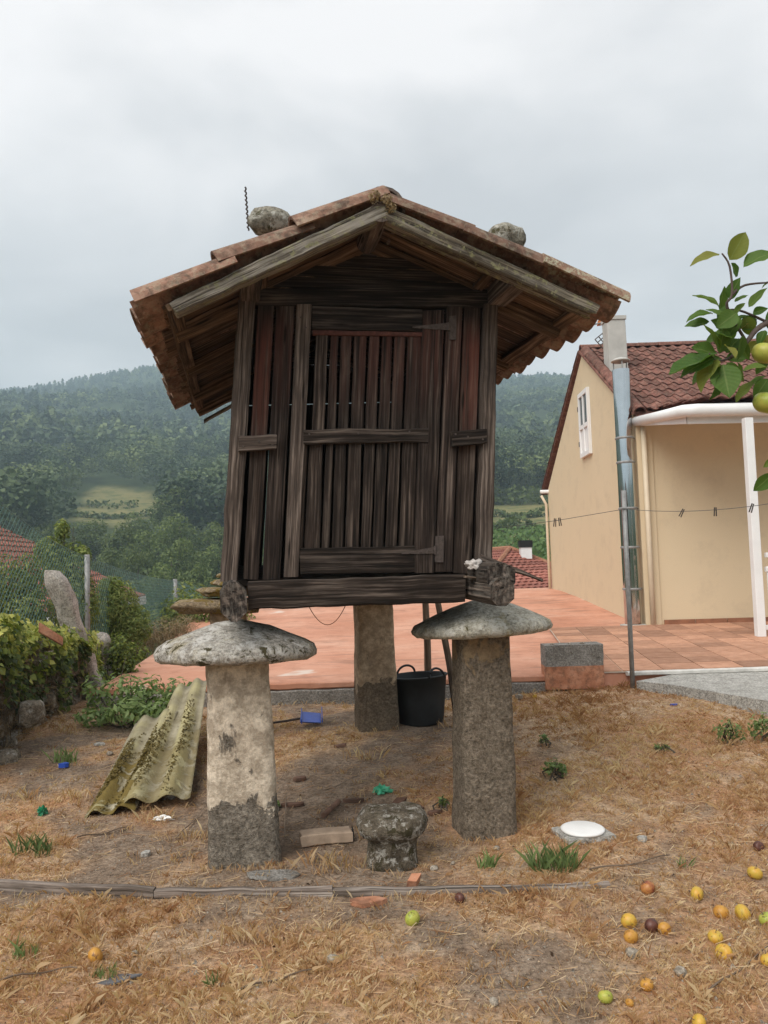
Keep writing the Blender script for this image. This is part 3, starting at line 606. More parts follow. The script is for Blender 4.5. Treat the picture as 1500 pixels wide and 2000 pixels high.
def patio():
    bed = MB(); sh = math.tan(R(8)); y0, y1 = 7.74, 12.2; x0 = 1.92
    bed.poly([(x0, y0, ZT0 + .002), (8.5, y0, ZT0 + .002), (8.5 + sh * 4.4, y1, ZT0 + .04), (x0 + sh * 4.46, y1, ZT0 + .04)], (0, 0, .012)); b = bed.build('patio_floor', GROUT); tag(b, kind='structure')
    S, gp_ = .405, .012; t = MB(); q = S - gp_
    t.poly([(0, 0, 0), (q, 0, 0), (q + sh * q, q, 0), (sh * q, q, 0)], (0, 0, .010)); me = t.mesh('tile'); me.materials.append(FTILE)
    for j in range(11):
        for i in range(15):
            y = y0 + .01 + j * S; x = x0 + .01 + i * S + sh * (y - y0)
            if x > 5.2 + (y - 7.7) * .55: continue
            o = place(me, 'tile', None, b, Matrix.Translation((x, y, ZT0 + .0125 + .026 * (y - y0) / 4.46 * 1.46 + random.uniform(-.0012, .0012)))); o.rotation_euler = (.0085, 0, 0)
    p = [gz(1243, 1330, .30), gz(1320, 1318, .30), gz(1505, 1309, .30)]; far = [np.array([6.5, 7.72, .30]), np.array([6.5, 5.4, .30])]; near = [gz(1500, 1369, .30), gz(1400, 1352, .30), gz(1310, 1337, .30)]
    pts = [p[0]] + [np.array([q[0], min(q[1], 7.70), .31]) for q in p[1:]] + far + near
    c = MB(); c.poly(pts, (0, 0, -.2)); tag(c.build('concrete_path', PALEC), kind='structure')
    e = MB(); e.plank((pts[0][0], 7.66, .308), (pts[0][0], 7.735, .308), (6.4, 7.66, .318), (6.4, 7.735, .318), (0, 0, .04), n=60, ch=.008, jit=.012); tag(e.build('path_edge', simple('whitewashed_edge', (.60, .58, .54), .9, .2, .25, 7)), kind='structure')
patio()

# ------------------------------------------------------------------ peach house
def ppl(px, py, P, n):
    d = ray(px, py); return CAM + d * (((P - CAM) @ n) / (d @ n))
def peach_house():
    C = gz(1262, 1226, ZT0); F = at(1078, 1146, 20.0); g = unit([F[0] - C[0], F[1] - C[1], 0]); LEN = np.hypot(F[0] - C[0], F[1] - C[1]); n = np.array([-g[1], g[0], 0]); e = -n   # e: along the facade to the right
    apex = ppl(1136, 694, C, n); nev = ppl(1242, 815, C, n); fev = ppl(1064, 962, C, n); WID = 6.0
    h = wthing('peach_house', 'peach rendered house with red tiled roof and white porch at the right', 'house', C)
    zb = -2.5; tz = np.array([0, 0, 1.0]); base = lambda p, z: np.array([p[0], p[1], z])
    Cn = C.copy(); Ff = C + g * LEN
    m = MB(); m.poly([base(Cn, zb), base(Ff, zb), base(Ff, fev[2]), apex, base(Cn, nev[2])], e * .25); wl = m.build('gable_wall', PEACH, h)
    m = MB(); a0 = C + e * .252 + g * .03; m.poly([base(a0, zb), base(a0 + e * WID, zb), base(a0 + e * WID, nev[2] - .02), base(a0, nev[2] - .02)], g * .25); fw = m.build('facade_wall', PEACH, h)
    m = MB(); a0 = Ff + e * .252 - g * .28; m.poly([base(a0, zb), base(a0 + e * WID, zb), base(a0 + e * WID, fev[2] - .1), base(a0, fev[2] - .1)], g * .25); m.build('rear_wall', PEACH, h)
    m = MB(); a0 = C + e * (WID + .26); m.poly([base(a0, zb), base(a0 + g * LEN, zb), base(a0 + g * LEN, fev[2] - .1), base(a0 + g * (apex - C)[1], apex[2] - .15), base(a0, nev[2] - .1)], e * .25); m.build('end_wall', PEACH, h)
    # roof decks
    up = np.array([0, 0, .05]); ov = -e * .06
    m = MB(); m.poly([apex + up + ov, base(Cn, nev[2]) + up + ov, base(Cn, nev[2]) + up + e * (WID + .5), apex + up + e * (WID + .5)], (0, 0, .05)); near = m.build('roof', HTILE, h)
    fe2 = fev + (fev - apex) * .04
    m = MB(); m.poly([apex + up + ov, fe2 + up + ov, fe2 + up + e * (WID + .5), apex + up + e * (WID + .5)], (0, 0, .05)); m.build('rear_roof', HTILE, h)
    P1 = at(1247, 822, C[1] - .05); P2 = at(1342, 803, 10.65); P3 = at(1640, 797, 10.55)
    porch = MB(); porch.poly([P1 + [0, 0, .05], P2 + [0, 0, .05], P3 + [0, 0, .05], base(C + e * (WID + .2), nev[2] + .02), base(Cn, nev[2] + .03)], (0, 0, .04)); pr = porch.build('porch_roof', HTILE, h)
    m = MB(); m.poly([P1 + [0, 0, -.05], P2 + [0, 0, -.05], P3 + [0, 0, -.05], base(C + e * (WID + .2), P1[2] - .05), base(Cn, P1[2] - .05)], (0, 0, .03)); m.build('soffit', WHITE, h)
    m = MB(); m.tube([P1 + [-.03, .05, 0], P1 * .5 + P2 * .5 + [0, -.03, 0], P2 + [-.05, -.02, 0], P2 + [.12, -.05, .0], P3 + [0, -.05, 0]], [.075, .082, .088, .09, .09], 12); m.build('gutter', WHITE, h, smooth=True)
    m = MB(); m.plank(P1 + [0, .06, -.07], P1 + [0, .06, .05], P2 + [.0, .05, -.17], P2 + [.0, .05, .05], (.02, .03, 0), n=2); m.plank(P2 + [.02, .06, -.17], P2 + [.02, .06, .05], P3 + [0, .06, -.17], P3 + [0, .06, .05], (0, .03, 0), n=2); m.build('fascia', WHITE, h)
    # wave tiles, each one a piece
    wv = MB(); W, Ln = .205, .46; rings = []
    for (s, lift) in ((0, .030), (Ln, .002)):
        top = []; bot = []
        for i in range(9):
            x = i / 8 * W * 1.06; z = .021 * math.sin(i / 8 * 2 * math.pi + .6) + lift + .03; top.append((x, s, z)); bot.append((x, s, z - .016))
        rings.append(top + bot[::-1])
    wv.ring(rings); tm = wv.mesh('tile', smooth=False); tm.materials.append(HTILE)
    def cover(par, A, B, rows, cols, c0=0):
        us = unit(B - A); nn = unit(np.cross(e, us)); ln = np.linalg.norm(B - A); st = ln / rows
        for j in range(rows):
            for i in range(c0, cols):
                o_ = A + us * (st * j - .02) + e * (i * W + random.uniform(-.006, .006)) + nn * (.045 + random.uniform(-.004, .006))
                if o_[0] > 750 and 0: continue
                if o_[0] / o_[1] > .56: continue
                ex = unit(e + nn * random.uniform(-.02, .02)); place(tm, 'tile', None, par, frame(o_, ex, us, np.cross(ex, us)))
    cover(near, base(Cn, nev[2]) + up + e * .18, apex + up + e * .18, 12, 21)
    cover(pr, base(C, P2[2] + .07) + (P2 - C)[1] * np.array([0, 1, 0]) + e * .02 + np.array([.12, -.10, .0]), base(C, nev[2] + .07) + e * .02 + np.array([.12, 0, 0]), 5, 10, 1)
    # verge and ridge half-round tiles
    hv = half_tile(.11, .095, .46, .016, 8); hv.materials.append(HTILE)
    us = unit(apex - base(Cn, nev[2])); nn = unit(np.cross(e, us)); k = int(np.linalg.norm(apex - base(Cn, nev[2])) / .38)
    for j in range(k):
        place(hv, 'verge_tile', None, near, frame(base(Cn, nev[2]) + up + us * (.38 * j - .06) + e * .06 + nn * .075, e, unit(us + nn * .05), unit(np.cross(e, us))))
    us2 = unit(apex - fe2); nn2 = unit(np.cross(us2, e)); k = int(np.linalg.norm(apex - fe2) / .36)
    rr = bpy.data.objects['rear_roof']
    for j in range(k):
        place(hv, 'verge_tile', None, rr, frame(fe2 + up + us2 * (.36 * j - .05) + e * .02 + nn2 * .06, -e, unit(us2 + nn2 * .06), np.cross(-e, us2)))
    for j in range(14):
        place(hv, 'ridge_tile', None, near, frame(apex + up + e * (.40 * j - .03) + np.array([0, 0, .09]), -g, unit(e + tz * .03), tz))
    # gable window
    q = [ppl(1133, 771, C, n), ppl(1151, 757, C, n), ppl(1158, 886, C, n), ppl(1140, 894, C, n)]; zt, zbm = (q[0][2] + q[1][2]) / 2, (q[2][2] + q[3][2]) / 2
    s0, s1 = sorted([((q[0] + q[3]) / 2 - C) @ g, ((q[1] + q[2]) / 2 - C) @ g]); wp = lambda s, z, o=0: C + g * s + n * o + np.array([0, 0, z - C[2]])
    win = MB(); win.poly([wp(s0, zbm, .004), wp(s1, zbm, .004), wp(s1, zt, .004), wp(s0, zt, .004)], n * .03); wd = win.build('window', WHITE, h)
    fw_ = (s1 - s0); zm = zbm + (zt - zbm) * .46
    for k2, (a, b_) in enumerate(((.10, .47), (.55, .90))):
        m = MB(); m.poly([wp(s0 + fw_ * a, zm + .05, .037), wp(s0 + fw_ * b_, zm + .05, .037), wp(s0 + fw_ * b_, zt - .10, .037), wp(s0 + fw_ * a, zt - .10, .037)], n * .006); m.build('pane', GLASS, wd)
    for (sa, sb, za, zb2) in ((0, .09, zbm, zt), (.91, 1, zbm, zt), (.09, .91, zt - .09, zt), (.09, .91, zbm, zbm + .09), (.48, .54, zm, zt - .09), (.09, .91, zm - .04, zm + .04), (.48, .54, zbm + .09, zm - .04)):
        m = MB(); m.poly([wp(s0 + fw_ * sa, za, .037), wp(s0 + fw_ * sb, za, .037), wp(s0 + fw_ * sb, zb2, .037), wp(s0 + fw_ * sa, zb2, .037)], n * .03); m.build('frame', WHITE, wd)
    for za in (zbm + .25, zt - .35):
        m = MB(); m.poly([wp(s1 - .01, za, .05), wp(s1 + .06, za, .05), wp(s1 + .06, za + .10, .05), wp(s1 - .01, za + .10, .05)], n * .02); m.build('hinge', IRON, wd)
    # pipes
    dp = C + n * .06 + g * .10; m = MB(); dq = C + e * .10 - g * .06
    m.tube([base(dq, ZT0 + .02), base(dq, 1.5), base(dq, P1[2] - .1)], .042, 10); m.build('downpipe', CREAM, h, smooth=True)
    fp = Ff + n * .07 - g * .08; m = MB(); m.tube([base(fp, .3), base(fp, 2), base(fp, fev[2] - .35), base(fp, fev[2] - .12) + n * .12], .036, 8); m.build('downpipe', CREAM, h, smooth=True)
    m = MB(); m.tube([fp * [1, 1, 0] + [0, 0, fev[2] - .02] + n * .14, fp * [1, 1, 0] + [0, 0, fev[2] - .02] + n * .14 + e * 3], .05, 8); m.build('gutter', WHITE, h, smooth=True)
    # skirting tiles along the facade
    for i in range(8):
        a0 = C + e * (.30 + i * .50) - g * .0; m = MB(); m.plank(a0 + [0, 0, .02], a0 + [0, 0, .115], a0 + e * .485 + [0, 0, .02], a0 + e * .485 + [0, 0, .115], g * .028, n=1, ch=.004); m.build('skirting_tile', simple('brown_skirting', (.27, .12, .065), .6, .4, .25, 5) if i == 0 else bpy.data.materials['brown_skirting'], h)
    # white porch post and rails
    pb = gz(1490, 1250, ZT0); pt = at(1474, 815, pb[1])
    m = MB(); m.plank(base(pb, ZT0) + [-.055, 0, 0], base(pb, ZT0) + [.055, 0, 0], base(pb, pt[2]) + [-.055, 0, 0], base(pb, pt[2]) + [.055, 0, 0], (0, .11, 0), n=2, ch=.006); m.build('porch_post', WHITE, h)
    for py in (1086, 1114, 1228):
        a0 = at(1492, py, pb[1] + .03); m = MB(); m.plank(a0 + [.03, 0, -.02], a0 + [.03, 0, .045], a0 + [1.6, 0, -.02], a0 + [1.6, 0, .045], (0, .05, 0), n=2, ch=.006); m.build('rail', WHITE, h)
    for i in range(9):
        a0 = at(1492, 1228, pb[1] + .045) + [.09 + .16 * i, 0, 0]; m = MB(); m.plank(a0, a0 + [.05, 0, 0], a0 + [0, 0, .82], a0 + [.05, 0, .82], (0, .025, 0), n=1); m.build('baluster', WHITE, h)
    # --- steel flue (its own thing) and fibre-cement chimney behind
    fb = C + g * .06 + n * .175 + np.array([0, 0, .03]); ft = fb * [1, 1, 0] + [0, 0, 4.66]; fl = wthing('steel_flue', 'polished steel flue pipe standing against the corner of the peach house', 'flue pipe', fb)
    zz = [fb[2] - .02, .95, 1.62, 2.25, 3.0, 3.4, ft[2] - .12]; lean = lambda z: base(fb + (ft - fb) * ((z - fb[2]) / (ft[2] - fb[2])), z)
    for i in range(6):
        m = MB(); r = .138; cz = lean(zz[i]); m.ring([[(cz[0] + r * math.cos(a), cz[1] + r * math.sin(a), q) for a in np.linspace(0, 2 * math.pi, 28, endpoint=False)] for q in np.linspace(zz[i], zz[i + 1] - .006, 4)], cap=False); m.build('pipe_section', STEEL, fl, smooth=True)
        if i:
            m = MB(); m.lathe([(r + .004, -.02), (r + .012, -.012), (r + .012, .012), (r + .004, .02)], lean(zz[i]), 24); m.build('clamp_band', GALV, fl, smooth=True)
    for z in (.95, 2.25, 3.4):
        m = MB(); p = lean(z); m.tube([p + [.13, 0, 0], p + [.30, .12, 0]], .014, 6); m.build('bracket', GALV, fl)
    for an in (0.4, 2.5, 4.6):
        m = MB(); p = lean(zz[-1]); m.tube([p + [.12 * math.cos(an), .12 * math.sin(an), 0], p + [.12 * math.cos(an), .12 * math.sin(an), .13]], .010, 6); m.build('cap_strut', GALV, fl)
    m = MB(); m.lathe([(.15, 0), (.155, .015), (.10, .05), (.02, .075)], lean(zz[-1] + .13), 24); m.build('rain_cap', FIBRE, fl, smooth=True)
    m = MB(); m.lathe([(.22, -.02), (.21, .02), (.15, .03)], fb, 12, .12, 3); m.build('mortar_foot', PALEC, fl)
    c0 = at(1207, 745, 14.2); c1 = at(1203, 618, 14.2); ch = wthing('chimney', 'pale square fibre cement chimney rising above the red roof', 'chimney', c0); u = np.array([.17, 0, 0])
    m = MB(); m.plank(c0 - u + [.03, 0, -.6], c0 + u + [.05, 0, -.6], c1 - u, c1 + u, (0, .34, 0), n=3, ch=.008); m.build('shaft', FIBRE, ch)
    m = MB(); m.plank(c1 - u * 1.12 + [0, -.02, -.055], c1 + u * 1.12 + [0, -.02, -.055], c1 - u * 1.12 + [0, -.02, .015], c1 + u * 1.12 + [0, -.02, .015], (0, .38, 0), n=1, ch=.008); m.build('rim', FIBRE, ch)
    # television aerial
    ac = at(1178, 628, 14.6); a_ = wthing('television_aerial', 'aerial with orange housing and wire grid reflector left of the chimney', 'aerial', ac)
    m = MB(); m.plank(ac + [-.10, 0, -.06], ac + [.10, 0, -.03], ac + [-.08, 0, .04], ac + [.11, 0, .07], (0, .1, 0), n=1, ch=.01); m.build('housing', ORANGE, a_)
    g0 = at(1190, 640, 14.55); g1 = at(1162, 663, 14.55); g2 = at(1178, 681, 14.55); g3 = at(1200, 655, 14.55); m = MB()
    for i in range(5):
        t = i / 4; m.tube([g0 + (g1 - g0) * t, g3 + (g2 - g3) * t], .010, 5)
    for i in range(4):
        t = i / 3; m.tube([g0 + (g3 - g0) * t, g1 + (g2 - g1) * t], .010, 5)
    tag(m.build('grid_reflector', IRON, a_), kind='stuff')
    m = MB(); m.tube([at(1158, 634, 14.6), at(1200, 626, 14.6)], .012, 6); m.build('boom', GALV, a_)
    m = MB(); m.tube([at(1196, 628, 14.6), at(1199, 720, 14.6)], .018, 6); m.build('mast', GALV, a_)
def half_tile(r0, r1, ln, th, n=8, arc=165):
    """tapered half-round clay tile: x across, y along, z up"""
    m = MB(); rings = []
    for (y, r) in ((0, r0), (ln * .5, (r0 + r1) / 2), (ln, r1)):
        out = [(r * math.cos(a), y, r * math.sin(a) - r * .25) for a in np.linspace(R(90 - arc / 2), R(90 + arc / 2), n + 1)]
        inn = [((r - th) * math.cos(a), y, (r - th) * math.sin(a) - r * .25) for a in np.linspace(R(90 + arc / 2), R(90 - arc / 2), n + 1)]
        rings.append(out + inn)
    m.ring(rings, cap=False); k = 2 * (n + 1)
    for b in (0, 2 * k): m.f += [(b + i, b + i + 1, b + k - 2 - i, b + k - 1 - i) for i in range(n)]
    return m.mesh('tile', smooth=False)
peach_house()

# ------------------------------------------------------------------ lower house on the right, far roof with white chimney
def courses(par, A, B, C_, D_, rows, mat, nm='tile_course'):
    """lapped tile courses over the quad A (eave start) B (eave end) C (top end) D (top start)"""
    A, B, C_, D_ = [np.asarray(q, float) for q in (A, B, C_, D_)]; nn = unit(np.cross(B - A, D_ - A)); nn = nn if nn[2] > 0 else -nn
    for j in range(rows):
        t0, t1 = j / rows, min(1, (j + 1.15) / rows); a, b = A + (D_ - A) * t0, B + (C_ - B) * t0; c, d = B + (C_ - B) * t1, A + (D_ - A) * t1; W = np.linalg.norm(b - a); k = max(2, int(W / .11)); top, bot = [], []
        for i in range(k + 1):
            s = i / k; wv = .018 * math.sin(i * math.pi / 1.5); p0 = a + (b - a) * s; p1 = d + (c - d) * s; top.append((p0 + nn * (.055 + wv), p1 + nn * (.02 + wv))); bot.append(p0 + nn * (.02 + wv))
        m = MB(); v = [q for pr_ in top for q in pr_] + bot; n2 = 2 * (k + 1)
        f = [(2 * i, 2 * i + 2, 2 * i + 3, 2 * i + 1) for i in range(k)] + [(2 * i, n2 + i, n2 + i + 1, 2 * i + 2) for i in range(k)]
        m.add(v, f); m.build(nm, mat, par)
def lower_house():
    A = at(996, 1072, 31); C1 = at(925, 1166, 24.5); C2 = at(1185, 1146, 28.5); A2 = at(900, 1064, 40); C0 = at(800, 1112, 36); C3 = at(1190, 1098, 45)
    C1[2] = C2[2] = C0[2] = C3[2] = .35; A2[2] = A[2]
    h = wthing('lower_house', 'house below the terrace with brick red hipped roof', 'house', (A[0], A[1], -4)); dn = np.array([0, 0, -.1])
    m = MB(); pts = [C1, C2, C3, C0]; cen = sum(pts) / 4; ins = [cen + (p - cen) * .92 for p in pts]; m.poly([p * [1, 1, 0] + [0, 0, -4] for p in ins], (0, 0, 4.2)); m.build('wall', PEACH, h)
    m = MB(); m.add([A + dn, A2 + dn, C1 + dn, C2 + dn, C3 + dn, C0 + dn], [(0, 2, 3), (0, 3, 4, 1), (1, 4, 5), (0, 1, 5, 2), (2, 5, 4, 3)]); rf = m.build('roof', RTILE, h)
    courses(rf, C1, C2, A + (C2 - C1) * .004, A, 16, RTILE); courses(rf, C0, C1, A, A2, 14, RTILE)
    for (p, q) in ((A, C1), (A, C2), (A, A2)):
        m = MB(); m.tube([p + [0, 0, .03], q + [0, 0, .03]], .10, 7); m.build('hip_tiles', BRICK, rf)
    c = at(1027, 1090, 30.2); t = at(1027, 1069, 30.2); u = .21
    m = MB(); m.box((c[0] - u, c[1] - u, c[2] - .4), (c[0] + u, c[1] + u, t[2])); ch = m.build('chimney', WHITE, h); m = MB(); m.box((c[0] - u * 1.15, c[1] - u * 1.15, t[2] + .003), (c[0] + u * 1.15, c[1] + u * 1.15, t[2] + .27)); m.build('cowl', COWL, ch)
lower_house()
def left_house():
    E1 = at(283, 1166, 18.0); R1 = at(-190, 942, 18.0); dv = np.array([.13, -.99, 0]); E0 = E1 + dv * 7.5; R0 = R1 + dv * 7.5
    h = wthing('left_house', 'neighbouring house with faded red tiled roof behind the wire fence at left', 'house', (E1[0] - 3, E1[1], -3)); dn = np.array([0, 0, -.1])
    mir = np.array([2 * R1[0] - E1[0], E1[1] + .8, E1[2]])
    m = MB(); m.poly([E0 + dn, E1 + dn, R1 + dn, R0 + dn], (0, 0, -.06)); rf = m.build('roof', RTILE, h); courses(rf, E0, E1, R1, R0, 22, RTILE)
    m = MB(); m.poly([R0 + dn, R1 + dn, mir + dn, mir + dv * 7.5 + dn], (0, 0, -.06)); m.build('rear_roof', RTILE, h)
    m = MB(); q = [E0 + [-.35, .3, 0], E1 + [-.35, -.3, 0], mir + [.35, -.3, 0], mir + dv * 7.5 + [.35, .3, 0]]; m.poly([p * [1, 1, 0] + [0, 0, -4] for p in q], (0, 0, 4 + E1[2] - .2)); m.build('wall', PALEC, h)
    m = MB(); m.plank(E0 + [.03, 0, -.16], E0 + [.03, 0, .03], E1 + [.03, 0, -.16], E1 + [.03, 0, .03], (-.03, 0, 0), n=2); m.build('fascia', WHITE, h)
left_house()

# ================================================================== GRANARY
YF, YB = -.38, 2.42
gr = thing('wooden_granary', 'old dark wooden granary on stone pillars with clay tiled roof', 'granary', tuple(GO), GYAW)
zl = lambda y: .075 * (y - YF) / (YB - YF)
def vboard(name, q, y=0.0, th=.03, mat=WOOD, n=10, ch=.004, jit=.004, parent=None):
    """upright board from photo corners TL, TR, BR, BL on the plane local y"""
    p = [LP(*c, y) for c in q]; m = MB(); m.plank(p[0], p[1], p[3], p[2], (0, th, 0), n, ch, jit, .003); return m.build(name, mat, parent or gr)
def hboard(name, q, y=0.0, th=.03, mat=WOODH, n=10, ch=.004, jit=.004, parent=None):
    p = [LP(*c, y) for c in q]; m = MB(); m.plank(p[3], p[0], p[2], p[1], (0, th, 0), n, ch, jit, .004); return m.build(name, mat, parent or gr)
# corner posts and fixed slats of the front
vboard('corner_post', [(465, 585), (499, 585), (464, 1136), (430, 1136)], -.012, .13, WOODP, 16, .008, .007)
vboard('corner_post', [(946, 592), (974, 592), (963, 1112), (931, 1112)], -.012, .13, WOODP, 16, .010, .009)
for q, mt in (([(504, 590), (536, 590), (505, 1132), (475, 1130)], WOODR), ([(540, 590), (577, 590), (547, 1132), (513, 1132)], WOODT), ([(907, 592), (940, 592), (920, 1120), (885, 1118)], WOODR)):
    vboard('wall_slat', q, .006, .028, mt)
vboard('door_jamb', [(874, 599), (904, 599), (883, 1116), (850, 1116)], -.010, .04, WOODT)
vboard('rear_filler_slat', [(936, 595), (948, 595), (934, 1116), (921, 1116)], .075, .02, WOOD)
# door
door = vboard('door', [(826, 606), (868, 606), (848, 1119), (809, 1119)], -.012, .035, WOODT); door['label'] = 'slatted wooden door with strap hinges'
vboard('door_stile', [(580, 594), (609, 594), (582, 1127), (555, 1127)], -.016, .04, WOODP, parent=door)
hboard('top_rail', [(610, 597), (826, 604), (826, 647), (610, 643)], -.010, .034, WOODH, parent=door)
hboard('red_trim', [(611, 644), (826, 648), (825, 657), (611, 654)], -.004, .02, simple('red_oxide_trim', (.085, .034, .026), .85, .2, .4, 40), n=8, parent=door)
hboard('middle_rail', [(592, 838), (838, 837), (836, 863), (594, 867)], -.020, .03, WOODH, 12, .004, .006, parent=door)
hboard('bottom_rail', [(586, 1071), (810, 1066), (810, 1118), (586, 1122)], -.010, .034, WOODH, 12, .004, .005, parent=door)
TOPX = [(617, 641), (646, 661.5), (666, 687), (692, 717), (722, 742), (747, 767), (771, 793), (797, 824)]; MIDX = [(609, 634), (638, 656), (660, 680.5), (685, 710), (712.5, 735), (739, 760), (763, 785), (789, 817)]
LTX = [(605, 631), (637, 652), (656, 677), (681, 706), (712, 733), (736, 757), (761, 783), (787, 815)]; LBX = [(594, 625), (628, 644), (648, 671), (674, 701), (705, 725), (728, 749), (753, 775), (779, 808)]
for (a, b), (c, d) in zip(TOPX, MIDX): vboard('door_slat', [(a + .5, 650), (b - .5, 650), (d - .5, 846), (c + .5, 846)], .006, .02, WOODT if a > 640 else WOOD, 8, .003, .0025, door)
for (a, b), (c, d) in zip(LTX, LBX): vboard('door_slat', [(a + .5, 858), (b - .5, 858), (d - .5, 1074), (c + .5, 1074)], .006, .02, WOOD, 8, .003, .0025, door)
vboard('door_slat', [(589, 864), (601, 864), (591, 1074), (584, 1074)], .010, .02, WOOD, 8, .003, .0025, door)
# cleats, lintel, sill
hboard('cleat', [(466, 851), (540, 848), (539, 877), (466, 882)], -.040, .026, WOODP, 8, .004, .006)
hboard('cleat', [(882, 843), (951, 837), (951, 866), (884, 872)], -.040, .026, WOODH, 8, .004, .006)
hboard('lintel', [(500, 562), (958, 566), (958, 601), (498, 596)], .000, .06, WOODH, 14, .006, .005)
hboard('sill_beam', [(485, 1136), (910, 1121), (908, 1176), (486, 1191)], -.03, .12, WOODH, 20, .008, .007)
# strap hinges and nails
def hinge(tip, root0, root1, plate):
    p = [LP(*c, -.017) for c in (tip, root0, root1)]; m = MB(); t = np.array([0, 0, .006]); m.poly([p[0] - t * .6, p[2], p[1], p[0] + t * .6], (0, .004, 0)); h = m.build('strap_hinge', IRON, gr)
    p = [LP(*c, -.020) for c in plate]; m = MB(); m.poly([p[3], p[2], p[1], p[0]], (0, .008, 0)); m.build('hinge_plate', IRON, h)
    kn = LP(plate[0][0] - 1, (root0[1] + root1[1]) / 2, -.022); m = MB(); m.tube([kn - [0, 0, .022], kn + [0, 0, .022]], .007, 8); m.build('knuckle', IRON, h)
    for i in range(3):
        c = LP(*(np.array(tip) * (.75 - .3 * i) + np.array([(root0[0] + root1[0]) / 2, (root0[1] + root1[1]) / 2]) * (.25 + .3 * i)), -.019); m = MB(); m.lathe([(.004, -.002), (.003, .003)], (0, 0, 0), 6); o = m.build('nail', IRON, h); o.location = c; o.rotation_euler = (R(90), 0, 0)
hinge((806, 639), (877, 630), (877, 645), [(878, 617), (891, 616), (891, 663), (878, 663)])
hinge((785, 1081), (850, 1068), (850, 1081), [(851, 1047), (867, 1046), (866, 1098), (850, 1098)])
for (px, py, y) in ((588, 620, -.016), (597, 640, -.016), (474, 872, -.04), (532, 869, -.04), (506, 862, -.04), (890, 848, -.04), (943, 858, -.04), (914, 853, -.04), (604, 848, -.02), (700, 846, -.02), (800, 843, -.02)):
    m = MB(); m.lathe([(.006, -.003), (.005, .003)], (0, 0, 0), 8); o = m.build('nail', IRON, gr); o.location = LP(px, py, y - .001); o.rotation_euler = (R(90), 0, 0)
# long beams under the floor, their ends sticking out in front
def ybeam(name, quad, y0, y1, mat, n=14, ch=.02, jit=.010, end=.006):
    """beam running into the granary; its front end fills the photo quad TL TR BR BL at local y0"""
    p = [LP(*c, y0) for c in quad]; d = np.array([0, y1 - y0, zl(y1) - zl(y0)]); m = MB(); m.plank(p[3], p[2], p[3] + d, p[2] + d, p[0] - p[3], n, ch, jit, end); return m.build(name, mat, gr)
ybeam('floor_beam', [(428, 1137), (484, 1139), (484, 1214), (431, 1216)], -.20, 2.5, CHAR, 16, .048, .014)
ybeam('floor_beam', [(960, 1128), (1006, 1128), (1004, 1184), (958, 1184)], -.36, 2.5, CHAR, 16, .036, .016)
ybeam('split_beam_top', [(948, 1100), (1000, 1112), (1008, 1152), (954, 1154)], -.33, .35, CHAR, 10, .036, .020, .025)
ybeam('wall_plate', [(467, 521), (513, 520), (512, 549), (468, 550)], -.31, 2.36, WOODP, 14, .008, .007)
ybeam('wall_plate', [(990, 520), (1034, 522), (1034, 560), (992, 560)], -.31, 2.36, WOODP, 14, .008, .007)
# sides, back and floor
pl0, pl1 = LP(447, 1130), LP(482, 590); pr0, pr1 = LP(947, 1110), LP(960, 590); YR = 2.30
for s, (b, t, sg) in enumerate(((pl0, pl1, 1), (pr0, pr1, -1))):
    k = 22
    for i in range(k):
        y = .14 + (YR - .16) * i / k; w_ = (YR - .16) / k - .007; m = MB(); d = np.array([sg * .008, 0, zl(y)])
        m.plank(b + d + [0, y, 0], b + d + [0, y + w_, 0], t + d + [0, y, .0], t + d + [0, y + w_, 0], (sg * .022, 0, 0), 4, .003, .003); m.build('side_slat', WOOD, gr)
    for y in (YR - .02,):
        m = MB(); m.plank(b + [-.04, y, 0], b + [.06, y, 0], t + [-.04, y, zl(y)], t + [.06, y, zl(y)], (0, .11, 0), 6, .006, .005); m.build('corner_post', WOODP, gr)
zsl = LP(600, 793, YR)[2]
for (f0, f1, nm) in ((0, (zsl - pl0[2] - .006) / (pl1[2] - pl0[2]), 'lower'), ((zsl - pl0[2] + .004) / (pl1[2] - pl0[2]), 1.16, 'upper')):
    for i in range(11):
        a, b = i / 11, (i + 1) / 11 - .006; P = lambda u, f: pl0 + (pr0 - pl0) * u + ((pl1 - pl0) + ((pr1 - pl1) - (pr0 - pl0)) * u) * f + [0, YR, 0]
        m = MB(); m.plank(P(a, f0), P(b, f0), P(a, f1), P(b, f1), (0, .022, 0), 4, .003, .002); m.build('rear_board', WOOD, gr)
m = MB(); m.poly([pl0 + [0, .05, -.01], pr0 + [0, .05, -.01], pr0 + [0, YR, zl(YR) - .01], pl0 + [0, YR, zl(YR) - .01]], (0, 0, -.03)); m.build('floor', WOOD, gr)
m = MB(); q = LP(486, 1185, 2.35); q2 = LP(908, 1170, 2.35); q[0], q2[0] = pl0[0], pr0[0]; q[2] = q2[2] = 1.34; m.plank(q, q + [0, 0, .14], q2, q2 + [0, 0, .14], (0, .1, 0), 8, .006, .005); m.build('rear_sill', WOODH, gr)
